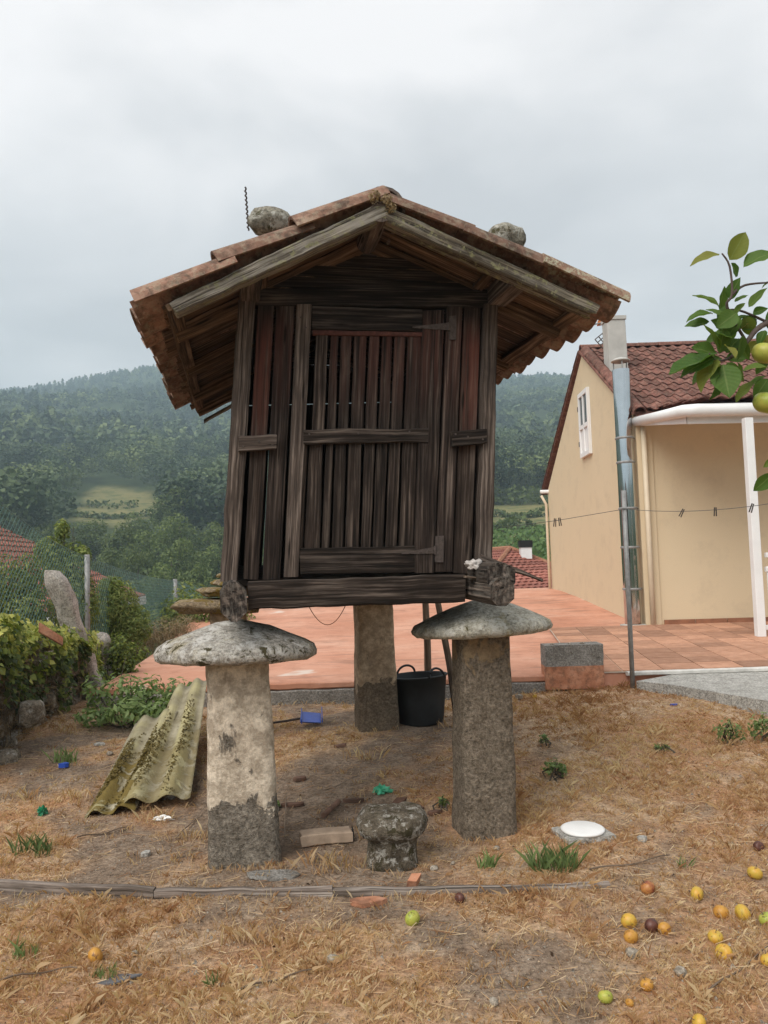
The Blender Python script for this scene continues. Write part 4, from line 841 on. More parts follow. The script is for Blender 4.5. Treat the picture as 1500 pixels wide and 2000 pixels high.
# --- roof
RF, EL, ER = LP(742, 394, YF), LP(288, 607, YF), LP(1194, 603, YF)
def slope_frame(E):
    d = E - RF; d[1] = 0; ln = np.linalg.norm(d); dn = d / ln; n = np.array([-dn[2], 0, dn[0]]); n = n if n[2] > 0 else -n; return ln, dn, n
for side, E in ((0, EL.copy()), (1, ER.copy())):
    ln, dn, nn = slope_frame(E.copy()); yy = np.array([0, 1.0, 0]); S = lambda s, y, h=0: RF * [1, 0, 1] + dn * s + nn * h + np.array([0, y, zl(y)])
    # front rake timber, ragged and weathered
    m = MB(); ex = (.905, .94)[side] * ln; m.plank(S(.0 if side else -.02, YF, -.078), S(.0 if side else -.02, YF, .0), S(ex, YF, -.068), S(ex, YF, -.004), (0, .085, 0), 44, .009, .005, .018); m.build('rake_timber', (RAKE, RAKED)[side], gr)
    for y in (.02, .85, 1.65, 2.30):
        m = MB(); m.plank(S(.03, y, -.085), S(.03, y, -.002), S(ln * .93, y, -.075), S(ln * .93, y, -.002), (0, .07, 0), 10, .006, .006, .004); m.build('rafter', UNDER, gr)
    # sheathing boards running down the slope, with open joints
    k = 15
    for i in range(k):
        y = YF + .095 + (YB - YF - .12) * i / k; w_ = (YB - YF - .12) / k * random.uniform(.72, .93); o_ = random.uniform(-.03, .03)
        m = MB(); m.plank(S(.02, y, .002), S(.02, y + w_, .002), S(ln - .05 + o_, y, .002), S(ln - .05 + o_, y + w_, .002), nn * .018, 6, .003, .004, .004); m.build('roof_board', UNDER, gr)
    m = MB(); m.plank(S(ln - .15, YF + .03, -.036), S(ln - .08, YF + .03, -.036), S(ln - .15, YB - .02, -.036), S(ln - .08, YB - .02, -.036), nn * .036, 18, .004, .006, .004); m.build('eave_batten', UNDER, gr)
    m = MB(); m.plank(S(ln * .5, YF + .10, -.03), S(ln * .5 + .05, YF + .10, -.03), S(ln * .5, YB - .05, -.03), S(ln * .5 + .05, YB - .05, -.03), nn * .03, 12, .004, .005, .004); m.build('roof_batten', UNDER, gr)
    # clay tiles: concave pans and convex covers in overlapping rows
    cv = half_tile(.098, .082, .50, .014, 8); cv.materials.append(TILE); up = -dn; exv = np.cross(up, nn); ends = (ln + .035, ln - .355, ln - .80) if side == 0 else (ln + .035, ln - .385, ln - .83)
    pit = .208; kc = int((YB - YF - .10) / pit) + 1
    for r, s in enumerate(ends):
        for i in range(kc):
            y = YF + .065 + i * pit; j = lambda a: random.uniform(-a, a); tl = .15 + j(.10); sj = j(.045)
            if r == 2: s2 = min(s, .505)
            else: s2 = s
            u2 = unit(up + nn * -tl * .35 + yy * j(.10)); ex2 = unit(np.cross(u2, nn)); n2 = np.cross(ex2, u2)
            mt = TILEL if (i == 0 and r == 0 and side == 1) or random.random() < .12 else TILE
            place(cv, 'cover_tile', mt, gr, frame(S(s2 + sj, y, .060 + j(.014)), ex2, u2, n2))
            if i < kc - 1:
                u3 = unit(up + nn * -.03 + yy * j(.02)); ex3 = -unit(np.cross(u3, nn)); n3 = np.cross(ex3, u3)
                place(cv, 'pan_tile', TILE, gr, frame(S(s2 + .02 + j(.018), y + pit / 2, .082 + j(.003)), ex3, u3, n3))
rt = half_tile(.105, .09, .46, .016, 8); rt.materials.append(TILEG)
for i in range(7):
    y = YF - .01 + i * .40; rl = .42 if i == 0 else random.uniform(-.1, .1); ev = unit([random.uniform(-.03, .03), 1, -.04]); zv = unit([math.sin(rl), .04, math.cos(rl)]); xv = unit(np.cross(ev, zv)); place(rt, 'ridge_tile', None, gr, frame(RF * [1, 0, 1] + [(.035 if i == 0 else .012) + random.uniform(-.01, .01), y + (.05 if i == 0 else 0), zl(y) + (.022 if i == 0 else .045)], xv, ev, np.cross(xv, ev)))
p = RF.copy(); m = MB(); m.tube([p + [0, .0, -.05], p + [0, .5, -.05 + zl(.1)], p + [0, YB - YF - .1, zl(YB) - .05]], [.052, .056, .056], 10, .12); m.build('ridge_pole', WOODP, gr)
# gable boards above the lintel
zt = RF[2] - .04; z = LP(700, 564)[2]; rows = 4; lnL, dL, nL = slope_frame(EL.copy()); lnR, dR, nR = slope_frame(ER.copy()); xe = lambda zz, d: RF[0] + d[0] * (RF[2] - zz) / -d[2]
for i in range(rows):
    z0, z1 = z + (zt - z) * i / rows, z + (zt - z) * (i + 1) / rows - .005; l0, l1, r0, r1 = xe(z0 + .03, dL), xe(z1 + .03, dL), xe(z0 + .03, dR), xe(z1 + .03, dR)
    m = MB(); m.plank((max(l0, -.70), .012 + i * .004, z0), (max(l1, -.70), .012 + i * .004, z1), (min(r0, .72), .012 + i * .004, z0), (min(r1, .72), .012 + i * .004, z1), (0, .025, 0), 10, .003, .003); m.build('gable_board', WOODH, gr)
for i in range(rows):
    z0, z1 = z + (zt - z) * i / rows, z + (zt - z) * (i + 1) / rows - .005; m = MB(); m.plank((max(xe(z0 + .03, dL), -.70), YR, z0 + .07), (max(xe(z1 + .03, dL), -.70), YR, z1 + .07), (min(xe(z0 + .03, dR), .72), YR, z0 + .07), (min(xe(z1 + .03, dR), .72), YR, z1 + .07), (0, .025, 0), 4, .003, .003); m.build('gable_board', WOODH, gr)
# moss and straw stuffed at the apex
g = np.random.default_rng(3); P, Nn = lobes([RF + [-.03, -.02, .01], RF + [.03, -.015, .0], RF + [.05, -.02, -.035]], [.032, .03, .026], 420, g, .5); V, F = leaves(P, Nn, g.uniform(.008, .022, 420), .4, .1, g); tag(npmesh('apex_moss', V, F, DRYV, gr, tint=g.uniform(.3, 1, 420).repeat(4)), kind='stuff')
# hanging wire under the sill
m = MB(); a, b = LP(603, 1184, .02), LP(676, 1180, .02); m.tube([a + (b - a) * t - [0, 0, .10 * 4 * t * (1 - t)] for t in np.linspace(0, 1, 15)], .0022, 5); m.build('hanging_wire', RUST, gr)
# loose splintered board lying on the right beam, and a rag
m = MB(); a, b = LP(942, 1096, -.12), LP(1062, 1136, -.05); m.plank(a, a + [0, 0, .035], b, b + [0, 0, .012], (0, .05, 0), 10, .004, .006, .01); tag(m.build('splintered_board', WOODP), 'thin splintered board lying across the right beam end of the granary', 'board').matrix_world = Matrix.Translation(tuple(GO)) @ Matrix.Rotation(GYAW, 4, 'Z')
m = MB(); a = LP(925, 1103, -.13); m.blob(a, (.035, .03, .022), 3, 1.1, 2.2, 4, .4); tag(m.build('rag', CLOTH, smooth=True), 'crumpled dirty white rag on the right beam by the granary sill', 'rag').matrix_world = Matrix.Translation(tuple(GO)) @ Matrix.Rotation(GYAW, 4, 'Z')
m = MB(); a, b = LP(912, 1129, -.14), LP(943, 1131, -.14); m.plank(a, a + [0, 0, .012], b, b + [0, 0, .006], (0, .06, 0), 4, .002, .003); m.build('wood_wedge', STAKE, gr)
# loose lath hanging from the rear left eave
m = MB(); a, b = LP(398, 826, 2.25), LP(452, 796, 2.25); m.plank(a, a + [0, 0, .03], b, b + [0, 0, .03], (0, .03, 0), 5, .003, .004); m.build('loose_lath', PLANKW, gr)

# ------------------------------------------------------------------ stone pillars with mushroom caps
def staddle(label, bL, bR, yb, tL, tR, yt, yf, mat, capmat, capc, capr, capz, seed, cap='dome', fixed=None, dome=.105):
    if fixed is None:
        b0, b1, t0, t1 = LP(bL, yb, yf), LP(bR, yb, yf), LP(tL, yt, yf + .02), LP(tR, yt, yf + .02); zt_ = capz[0] + .02; z0 = min(b0[2], b1[2]) - .12
    else: b0, b1, t0, t1, z0, zt_ = fixed
    w0, w1 = (b1[0] - b0[0]), (t1[0] - t0[0]); c0, c1 = (b0[0] + b1[0]) / 2, (t0[0] + t1[0]) / 2; yc = yf + w0 * .46
    t = thing('stone_pillar', label, 'pillar', tuple(toW([c0, yc, max(z0 + .12, 0)])), GYAW, 'stone pillars carrying the granary'); base = np.array([c0, yc, max(z0 + .12, 0)])
    m = MB(); rings = []; nr, na = 30, 40
    for i in range(nr + 1):
        u = i / nr; z = z0 + (zt_ - z0) * u; w_ = w0 + (w1 - w0) * u; c = c0 + (c1 - c0) * u; ring = []
        for j in range(na):
            th = 2 * math.pi * j / na; cx, sy = math.cos(th), math.sin(th); e_ = 8.0; r = (abs(cx) ** e_ + abs(sy) ** e_) ** (-1 / e_) * w_ / 2
            p = Vector((cx * r, sy * r, z)); k = 1 + .05 * mn.noise(p * 4 + Vector((seed, 0, 0))) + .032 * mn.noise(p * 13 + Vector((0, seed, 0))) + .010 * mn.noise(p * 40)
            ring.append((c + p.x * k - base[0], yc + p.y * k * .92 - base[1], z - base[2]))
        rings.append(ring)
    m.ring(rings); m.build('shaft', mat, t, smooth=True)
    z0c, z1c = capz
    if cap == 'dome':
        rim = dome; pr = [(.10, .0), (capr * .6, -.004), (capr * .93, .006), (capr * .99, .022), (capr, rim * .6), (capr * .965, rim), (capr * .85, rim + (z1c - z0c - rim) * .20), (capr * .66, rim + (z1c - z0c - rim) * .47), (capr * .45, rim + (z1c - z0c - rim) * .74), (capr * .25, (z1c - z0c) * .95), (.05, z1c - z0c)]
        m = MB(); rings = []
        for (r, zz) in pr:
            ring = []
            for j in range(56):
                th = 2 * math.pi * j / 56; p = Vector((r * math.cos(th), r * math.sin(th), zz)); k = 1 + .045 * mn.noise(Vector((math.cos(th) * 1.5 + seed, math.sin(th) * 1.5, 0))) + .022 * mn.noise(p * 22 + Vector((seed, 0, 0)))
                ring.append((capc[0] + p.x * k - base[0], capc[1] + p.y * k - base[1], z0c + zz + .010 * mn.noise(p * 9 + Vector((0, 0, seed))) + .005 * mn.noise(p * 30) + .018 * math.cos(th + seed) * (r / capr) - base[2]))
            rings.append(ring)
        m.ring(rings); m.build('cap', capmat, t, smooth=True)
    else:
        for i, (dz, sx, sy, hz, ox) in enumerate(cap):
            o = rough_stone('cap_slab', (capc[0] + ox - base[0], capc[1] - base[1], z0c + dz - base[2]), (sx, sy, hz), capmat, t, 3, seed + i * 3, .2 * i, box=.75)
    return t
staddle('cream plastered stone pillar at the left with round lichened cap', 403, 553, 1697, 403, 527, 1325, .075, PIL_L, CAPL, (LP(462, 1280, .26)[0], .27), .415, (1.005, 1.215), 2.0, dome=.08)
staddle('brown granite pillar at the right with round grey green cap', 907, 1017, 1642, 905, 1001, 1275, .15, PIL_R, CAPR, (LP(941, 1235, .33)[0], .33), .392, (1.072, 1.262), 7.0, dome=.065)
zb_ = .10; f0 = LP(702, 1424, 2.36); f1 = LP(784, 1424, 2.36); g0 = LP(698, 1190, 2.40); g1 = LP(768, 1190, 2.40)
staddle('rough ochre stone pillar behind, beside the black tub', 0, 0, 0, 0, 0, 0, 2.36, PIL_B, CAPR, ((g0[0] + g1[0]) / 2, 2.56), .33, (1.175, 1.315), 4.0, fixed=(f0, f1, g0, g1, 0, 1.185), dome=.07)
f0 = LP(445, 1430, 2.36); f1 = LP(520, 1430, 2.36); g0 = LP(408, 1200, 2.36); g1 = LP(480, 1200, 2.36)
staddle('hidden rear left pillar topped by layered yellow mossed stone slabs', 0, 0, 0, 0, 0, 0, 2.36, PIL_B, CAPB, ((g0[0] + g1[0]) / 2 - .02, 2.5), .36, (1.12, 1.3), 9.0, cap=((.07, .40, .34, .07, -.06), (.18, .27, .28, .045, .03), (.255, .17, .22, .03, .07), (.31, .14, .2, .026, .10)), fixed=(f0, f1, g0, g1, 0, 1.14))
# stones weighing the tiles down, and a twisted rod
def roof_stone(px, py, wpx, hpx, y, lab, seed):
    c = LP(px, py, y); D = (toW(c) - CAM) @ _f; sx, sz = wpx / 2 * D / FPX, hpx / 2 * D / FPX
    o = rough_stone('roof_stone', tuple(toW(c)), (sx * 1.1, sx * .95, sz * 1.12), ROCK, None, 3, seed, GYAW, box=.25); tag(o, lab, 'stone', 'stones weighing down the granary roof')
roof_stone(528, 436, 80, 48, .02, 'round speckled stone on the left roof slope beside the twisted rod', 3)
roof_stone(988, 466, 72, 50, -.20, 'smaller lichened stone lying on the right roof slope', 8)
m = MB(); a, b = toW(LP(485, 450, .3)), toW(LP(479, 366, .3)); m.tube([a + (b - a) * t + np.array([.004 * math.sin(t * 60), .004 * math.cos(t * 60), 0]) for t in np.linspace(0, 1, 50)], .005, 5); tag(m.build('twisted_rod', IRON), 'thin twisted iron rod standing up from the left roof slope', 'rod')

# ================================================================== THE YARD
# --- dry stone wall at the left, with ivy
def stone_wall():
    A = np.array([-2.95, 5.2]); B = np.array([-3.32, 8.3]); d = unit(B - A); nrm = np.array([d[1], -d[0]])   # nrm points to the yard
    w_ = wthing('dry_stone_wall', 'low dry stone wall of rough granite at the left edge, overgrown with ivy', 'wall', (A[0], A[1], .05)); LEN = np.linalg.norm(B - A)
    m = MB(); m.poly([(*(A - nrm * .10), -.3), (*(B - nrm * .10), -.3), (*(B - nrm * .10), .62), (*(A - nrm * .10), .98)], (*(-nrm * .35), 0)); m.build('rubble_core', WALLST, w_)
    g = random.Random(4); z = .0; row = 0
    while z < .98:
        h = g.uniform(.15, .24); s = g.uniform(-.1, .1)
        while s < LEN:
            l = g.uniform(.18, .38)
            if z + h * .5 < 1.05 - .13 * s:
                p = A + d * (s + l / 2) + nrm * g.uniform(-.09, .01); o = rough_stone('stone', (p[0], p[1], z + h / 2 + .05), (.13, l / 2 * 1.0, h / 2 * 1.02), WALLST, w_, 2, g.uniform(0, 50), math.atan2(d[1], d[0]) - R(90) + g.uniform(-.12, .12), box=.9)
            s += l
        z += h * .93; row += 1
    for (px, py, D, sx) in ((62, 1392, 6.05, .125), (10, 1490, 5.75, .12)):
        p = at(px, py, D); rough_stone('stone', tuple(p), (sx * .9, sx, sx * .85), WALLST, w_, 3, px, .4, box=.5)
    # ivy
    iv = wthing('ivy', 'yellow green ivy spilling over the dry stone wall', 'ivy', (A[0], A[1], .4)); r_ = np.random.default_rng(21); n = 4200
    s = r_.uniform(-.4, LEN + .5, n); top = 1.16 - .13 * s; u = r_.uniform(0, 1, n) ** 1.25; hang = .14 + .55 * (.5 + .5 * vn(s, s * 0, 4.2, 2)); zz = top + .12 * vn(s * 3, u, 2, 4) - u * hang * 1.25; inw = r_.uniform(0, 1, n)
    off = np.where(inw < .6, .10 + .08 * vn(s * 4, zz * 6, 1, 1) + r_.uniform(0, .09, n), r_.uniform(-.45, .1, n)); zz = np.where(inw < .6, zz, top + r_.uniform(-.05, .12, n))
    P = np.stack([A[0] + d[0] * s + nrm[0] * off, A[1] + d[1] * s + nrm[1] * off, zz], 1); Nn = np.stack([nrm[0] + 0 * s, nrm[1] + 0 * s, .8 + 0 * s], 1) + r_.normal(size=(n, 3)) * .5
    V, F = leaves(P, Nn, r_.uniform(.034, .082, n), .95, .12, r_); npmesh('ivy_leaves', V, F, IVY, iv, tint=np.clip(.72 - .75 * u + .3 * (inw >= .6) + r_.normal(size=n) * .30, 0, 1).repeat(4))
    n = 900; s = r_.uniform(0, LEN, n); z0 = r_.uniform(.1, .8, n); P = np.stack([A[0] + d[0] * s + nrm[0] * .11, A[1] + d[1] * s + nrm[1] * .11, z0], 1); V, F = leaves(P, np.stack([nrm[0] + 0 * s, nrm[1] + 0 * s, .1 + 0 * s], 1) + r_.normal(size=(n, 3)) * .3, r_.uniform(.05, .16, n), .09, .02, r_, .6); npmesh('dry_stems', V, F, DRYV, iv, tint=r_.uniform(0, .8, n).repeat(4))
    m = MB(); c = at(96, 1246, 6.3); m.plank(c + [-.09, 0, .045], c + [-.09, .02, .12], c + [.10, 0, -.07], c + [.10, .02, -.005], (.02, -.03, .01), 4, .006, .006, .006); tag(m.build('tile_fragment', BRICK), 'broken orange roof tile lodged in the ivy on the wall', 'tile')
stone_wall()
# --- granite posts beside the wall
def granite(lab, base, top, w0, w1, seed):
    base, top = np.asarray(base), np.asarray(top); m = MB(); rings = []
    for i in range(17):
        u = i / 16; c = base + (top - base) * u; w_ = (w0 + (w1 - w0) * u) * (1 if u < .92 else (1 - (u - .92) * 5)); ring = []
        for j in range(20):
            th = 2 * math.pi * j / 20; cx, sy = math.cos(th), math.sin(th); r = (abs(cx) ** 4 + abs(sy) ** 4) ** -.25 * w_; p = Vector((cx * r, sy * r, u * 2)); k = 1 + .24 * mn.noise(p * 4 + Vector((seed, 0, 0))) + .09 * mn.noise(p * 14)
            ring.append(c + np.array([p.x * k, p.y * k * .8, .02 * mn.noise(p * 9)]))
        rings.append(ring)
    m.ring(rings); return tag(m.build('granite_post', POSTST, smooth=True), lab, 'stone post', 'granite posts by the fence')
granite('tall leaning granite post rising out of the ivy', at(190, 1352, 8.3), at(102, 1115, 7.9), .085, .115, 2)
granite('short pale granite post draped with ivy, right of the tall leaning one', at(208, 1345, 8.9), at(197, 1236, 8.9), .095, .10, 5)
# --- chain link fence
def fence():
    P = [at(-95, 890, 5.7), at(170, 1083, 9.75), at(342, 1131, 16.5), at(432, 1148, 26)]; hts = [1.45, 1.25, 1.05, 1.0]
    f = wthing('chain_link_fence', 'green chain link fence on grey posts along the left boundary', 'fence', (P[0][0], P[0][1], P[0][2] - 1.4))
    for i, (p, h) in enumerate(zip(P, hts)):
        m = MB(); m.tube([p + [0, 0, -h - .4], p + [0, 0, -h * .5], p], .034 if i < 2 else .045, 8); m.build('post', GALV, f, smooth=True)
    for k in range(3):
        a, b, ha, hb = P[k] - [0, 0, .03], P[k + 1] - [0, 0, .03], hts[k] - .05, hts[k + 1] - .05; ln = np.linalg.norm((b - a)[:2]); sag = (.10, .06, .05)[k]; pitch = (.085, .11, .16)[k]; H = (ha + hb) / 2; n = int((ln + H) / pitch); m = MB()
        def pt(s, v): t = s / ln; return a + (b - a) * t + np.array([0, 0, -sag * 4 * t * (1 - t) * v - (1 - v) * (ha + (hb - ha) * t)])
        for i in range(n):
            for sg in (1, -1):
                s0 = i * pitch - H if sg > 0 else i * pitch; pts = []
                for v in np.linspace(0, 1, 5):
                    s = s0 + sg * v * H
                    if 0 <= s <= ln: pts.append(pt(s, v))
                if len(pts) > 1: m.tube([pts[0], pts[len(pts) // 2], pts[-1]] if len(pts) > 2 else pts, (.0032, .0042, .0065)[k], 3, cap=False)
        for v in (1, .5): m.tube([pt(s, v) for s in np.linspace(0, ln, 12)], .0035, 4)
        tag(m.build('wire_mesh', WIREG, f, fix=False), kind='stuff')
fence()
# --- bushes and weeds
def bush(name, lab, cat, base, lob, n, size, mat, tint=(.2, .9), asp=.55, stems=9, grp=None, droop=.3, seed=0):
    g = np.random.default_rng(seed + 100); base = np.asarray(base, float); t = wthing(name, lab, cat, base, grp); cs = np.array([l[:3] for l in lob]) + base; rs = np.array([[l[3], l[3], l[4] if len(l) > 4 else l[3]] for l in lob])
    P, Nn = lobes(cs, rs, n, g, .75); V, F = leaves(P, Nn + [0, 0, .5], g.uniform(size[0], size[1], n), asp, .10, g, droop); npmesh('foliage', V, F, mat, t, tint=np.clip(g.uniform(*tint, n), 0, 1).repeat(4))
    m = MB()
    for i in range(stems):
        c = cs[g.integers(len(cs))] + g.normal(size=3) * .3 * rs[0]; b0 = base + [g.normal() * .05, g.normal() * .05, -.05]; m.tube([b0, (b0 + c) / 2 + g.normal(size=3) * .03, c], [.008, .006, .003], 4)
    tag(m.build('stems', BARK, t), kind='stuff'); return t
b = at(40, 1180, 8.2); bush('shrub', 'yellow green shrub behind the fence at the far left edge', 'shrub', [b[0], b[1], .2], [(-.25, 0, 1.10, .30, .42), (.02, .1, 1.22, .22, .30), (-.5, 0, .9, .35, .42), (.1, 0, .8, .3, .4)], 7000, (.04, .10), BUSH, (.3, 1), .32, 12, 'shrubs along the fence', .5, 1)
b = at(130, 1200, 9.9); bush('climber', 'tangled climbing plant smothering the near fence post', 'climber', [b[0], b[1], .2], [(-.1, 0, 1.35, .22, .4), (.1, 0, 1.25, .2, .45), (-.22, 0, 1.55, .2, .22), (.12, 0, .9, .3, .45), (-.05, 0, 1.85, .1, .14), (.2, 0, 1.5, .12, .14)], 9500, (.03, .08), BUSH, (.1, .95), .45, 26, None, .4, 2)
b = at(228, 1230, 11.0); bush('shrub', 'bright green willow like shrub between the two fence posts', 'shrub', [b[0], b[1], .2], [(0, 0, .75, .33, .45), (-.25, 0, .55, .26, .35), (.25, 0, .5, .26, .32), (-.1, 0, 1.02, .2, .2)], 8500, (.04, .10), BUSH, (.25, .95), .24, 14, 'shrubs along the fence', .7, 3)
b = at(372, 1225, 15); bush('shrub', 'light green shrub right of the far fence post', 'shrub', [b[0], b[1], .0], [(0, 0, .75, .5, .5), (.5, 0, .6, .45, .45), (-.5, 0, .5, .5, .4), (.9, 0, .5, .4, .4), (-.95, 0, .35, .45, .4)], 3800, (.05, .12), BUSH, (.2, .9), .5, 8, 'shrubs along the fence', .3, 4)
b = at(300, 1275, 12); bush('dry_grass_clump', 'tall dry grass clump at the left edge of the terrace', 'grass', [b[0], b[1], .0], [(-.15, 0, .38, .3, .34), (.15, .1, .42, .28, .34), (-.45, 0, .36, .25, .3), (.4, .3, .5, .25, .3)], 3600, (.10, .24), DRYV, (.2, .9), .035, 4, None, -1.2, 5)
b = at(250, 1262, 10.6); bush('shrub', 'low leafy growth beside the short granite post', 'shrub', [b[0], b[1], .0], [(-.1, 0, .42, .22, .26), (.12, 0, .3, .2, .22), (-.32, 0, .30, .2, .3)], 1500, (.03, .06), IVY, (.1, .7), .6, 8, 'shrubs along the fence', .3, 6)
b = at(225, 1330, 8.6); bush('ivy_drape', 'dark ivy hanging on the short granite post', 'ivy', [b[0], b[1], .15], [(-.05, .25, .40, .14, .22), (-.2, .3, .3, .14, .3), (.02, .3, .2, .16, .2)], 1300, (.03, .055), IVY, (0, .55), .8, 5, None, .3, 7)
for (px, py, lob, n, lab, sd) in ((265, 1418, [(-.35, 0, .30, .14, .20), (-.12, .05, .32, .18, .18), (.12, 0, .28, .2, .18), (.34, .1, .26, .18, .14), (0, -.1, .16, .25, .12), (.25, -.12, .15, .22, .1), (-.3, -.1, .12, .2, .1)], 1500, 'leafy nettle patch behind the corrugated sheets', 8),):
    bush('nettles', lab, 'weeds', gp(px, py), lob, n, (.045, .09), WEED, (.1, 1), .42, 26, None, .4, sd)
def tuft(px, py, wpx, hpx, n, lab, mat=WEED, asp=.06, seed=0, tint=(.2, .9)):
    b = gp(px, py); D = b[1]; w_, h = wpx / 2 * D / FPX, hpx * D / FPX; g = np.random.default_rng(seed + 300); V = []; T_ = []
    for i in range(n):
        r = w_ * math.sqrt(g.uniform()); an = g.uniform(0, 6.28); p = b + [r * math.cos(an), r * math.sin(an) * .6, -.01]; hh = h * g.uniform(.45, 1.1); ln = g.normal(size=2) * hh * .35; wd = .0016 + .0004 * D; s = unit([g.normal(), g.normal() * .3, 0]) * wd
        V += [p - s, p + s, p + [ln[0] * .45 + s[0] * .7, ln[1] * .45, hh * .62], p + [ln[0], ln[1], hh]]; T_ += [g.uniform(*tint)] * 4
    o = npmesh('grass_tuft', np.array(V), np.arange(4 * n).reshape(-1, 4), mat, tint=T_); tag(o, lab, 'grass', 'green tufts in the dry yard'); return o
tuft(1080, 1698, 95, 50, 150, 'largest green grass tuft, below the white lid', seed=1)
tuft(952, 1694, 36, 34, 40, 'small green tuft left of the largest one', seed=2)
tuft(65, 1668, 75, 45, 60, 'sparse grey green tuft near the left edge of the yard', seed=3, tint=(0, .5))
tuft(206, 1905, 60, 26, 50, 'green tuft beside the lone orange apple at lower left', seed=4)
tuft(46, 1868, 50, 40, 30, 'thin green tuft at the lower left corner', seed=5)
tuft(1336, 1694, 26, 24, 20, 'tiny green tuft right of the white lid', seed=6)
tuft(410, 1925, 34, 30, 22, 'faint green tuft below the plank, left of centre', seed=7)
tuft(130, 1490, 50, 32, 60, 'green tuft growing by the blue scrap near the wall', seed=8)
def weed(px, py, wpx, hpx, n, lab, sd, size=(.02, .045)):
    b = gp(px, py); k = b[1] / FPX; w_, h = wpx * k / 2, hpx * k; return bush('weed', lab, 'weed', b, [(-w_ * .5, 0, h * .5, w_ * .55, h * .45), (w_ * .5, 0, h * .45, w_ * .55, h * .4), (0, 0, h * .7, w_ * .4, h * .35)], n, size, WEED, (0, .9), .5, 6, 'weeds scattered in the dry grass', .2, sd)
weed(1085, 1520, 50, 38, 110, 'small leafy weed right of the granite pillar', 31); weed(1062, 1455, 18, 22, 40, 'tiny weed above the one beside the granite pillar', 32); weed(1292, 1468, 32, 16, 45, 'flat weed in the middle of the right yard', 33); weed(1425, 1455, 62, 50, 170, 'dark green weed near the right edge of the yard', 34); weed(1495, 1450, 60, 55, 170, 'weed cut by the right edge of the picture', 35, (.03, .05)); weed(1092, 1512, 30, 22, 40, 'yellowish sprig beside the weed by the pillar', 36)
weed(535, 1580, 22, 18, 24, 'sprig behind the cream pillar', 37); weed(866, 1580, 22, 26, 24, 'sprig left of the granite pillar', 38)

# --- corrugated fibre cement sheets leaning behind the cream pillar
def corrugated(lab, n0, n1, f1, f0, waves, ph, sag=.02, mossy=0):
    """near edge n0->n1, far edge f0->f1"""
    n0, n1, f0, f1 = [np.asarray(q, float) for q in (n0, n1, f0, f1)]; m = MB(); nx, ny = waves * 10, 14; up = unit(np.cross(n1 - n0, f0 - n0)); up = up if up[2] > 0 else -up; V, U = [], []
    for lay in (0, 1):
        for j in range(ny + 1):
            for i in range(nx + 1):
                u, v = i / nx, j / ny; p = (n0 + (n1 - n0) * u) * (1 - v) + (f0 + (f1 - f0) * u) * v; h = .025 * math.sin(2 * math.pi * waves * u + ph) + .006 * mn.noise((u * 5, v * 9, ph)) - sag * math.sin(math.pi * v)
                e = .012 * mn.noise((u * 14, ph, 0)) if j == 0 else 0; V.append(p + up * (h - .007 * lay) + unit(n0 - f0) * e); U.append((.5 + .5 * math.sin(2 * math.pi * waves * u + ph), v))
    k = (nx + 1) * (ny + 1); F = []
    for j in range(ny):
        for i in range(nx):
            a = j * (nx + 1) + i; q = (a, a + 1, a + nx + 2, a + nx + 1); F.append(q); F.append(tuple(k + x for x in q[::-1]))
    for i in range(nx): F.append((i, k + i, k + i + 1, i + 1)); a = ny * (nx + 1) + i; F.append((a, a + 1, k + a + 1, k + a))
    for j in range(ny): a = j * (nx + 1); F.append((a, a + nx + 1, k + a + nx + 1, k + a)); a += nx; F.append((a, k + a, k + a + nx + 1, a + nx + 1))
    m.add(V, F, U + []); t = wthing('corrugated_sheet', lab, 'roofing sheet', (n0 + n1) / 2, 'corrugated sheets leaning by the pillar'); o = m.build('sheet', SHEET if mossy > 1000 else SHEETY, t, smooth=True)
    if mossy:
        g = np.random.default_rng(9); q = mossy; u = np.clip(np.floor(g.uniform(0, waves, q)) / waves + (math.pi / 2 - ph) / (2 * math.pi * waves) + g.normal(size=q) * .10 / waves * 1.6, 0, 1); v = g.beta(1.3, 1.8, q) * .85
        pp = (n0 + np.outer(u, n1 - n0)) * (1 - v)[:, None] + (f0 + np.outer(u, f1 - f0)) * v[:, None] + np.outer(.025 * np.sin(2 * np.pi * waves * u + ph) - sag * np.sin(np.pi * v) + .006, up)
        keep = vn(u * 9, v * 7, 1, 2) > -.15; pp = pp[keep]; V2, F2 = leaves(pp, np.tile(up, (len(pp), 1)) + g.normal(size=(len(pp), 3)) * .6, g.uniform(.012, .032, len(pp)), .45, .1, g); tag(npmesh('moss', V2, F2, DRYV, t, tint=g.uniform(0, .45, len(pp)).repeat(4)), kind='stuff').data.materials[0] = MOSSL
    return t
MOSSL = leafmat('ochre_moss_strands', (.07, .05, .012), (.16, .115, .025), (.28, .21, .05), .1)
corrugated('yellowish corrugated sheet leaning nearest the cream pillar', gp(238, 1592) + [0, 0, .075], gp(372, 1580) + [0, 0, .085], at(405, 1322, 6.75), at(340, 1345, 6.75), 2, -.6, .015, 990)
corrugated('moss covered corrugated sheet lying at the left under the other one', gp(160, 1600) + [0, 0, .02], gp(262, 1594) + [0, 0, .055], at(346, 1384, 6.2), at(262, 1408, 6.2), 2, -1.6, .01, 2200)
for i, (px, py, r) in enumerate(((300, 1572, .05), (345, 1520, .05), (340, 1450, .07))):
    c = gp(px, py + 30); o = rough_stone('rubble_stone', (c[0], c[1] + .35, c[2] + .04), (r, r, r * .9), WALLST, None, 2, i * 7, i); tag(o, ('small stone under the front edge of the yellowish corrugated sheet', 'stone under the middle of the corrugated sheets', 'largest stone under the raised far part of the sheets')[i], 'stone', 'stones under the corrugated sheets')
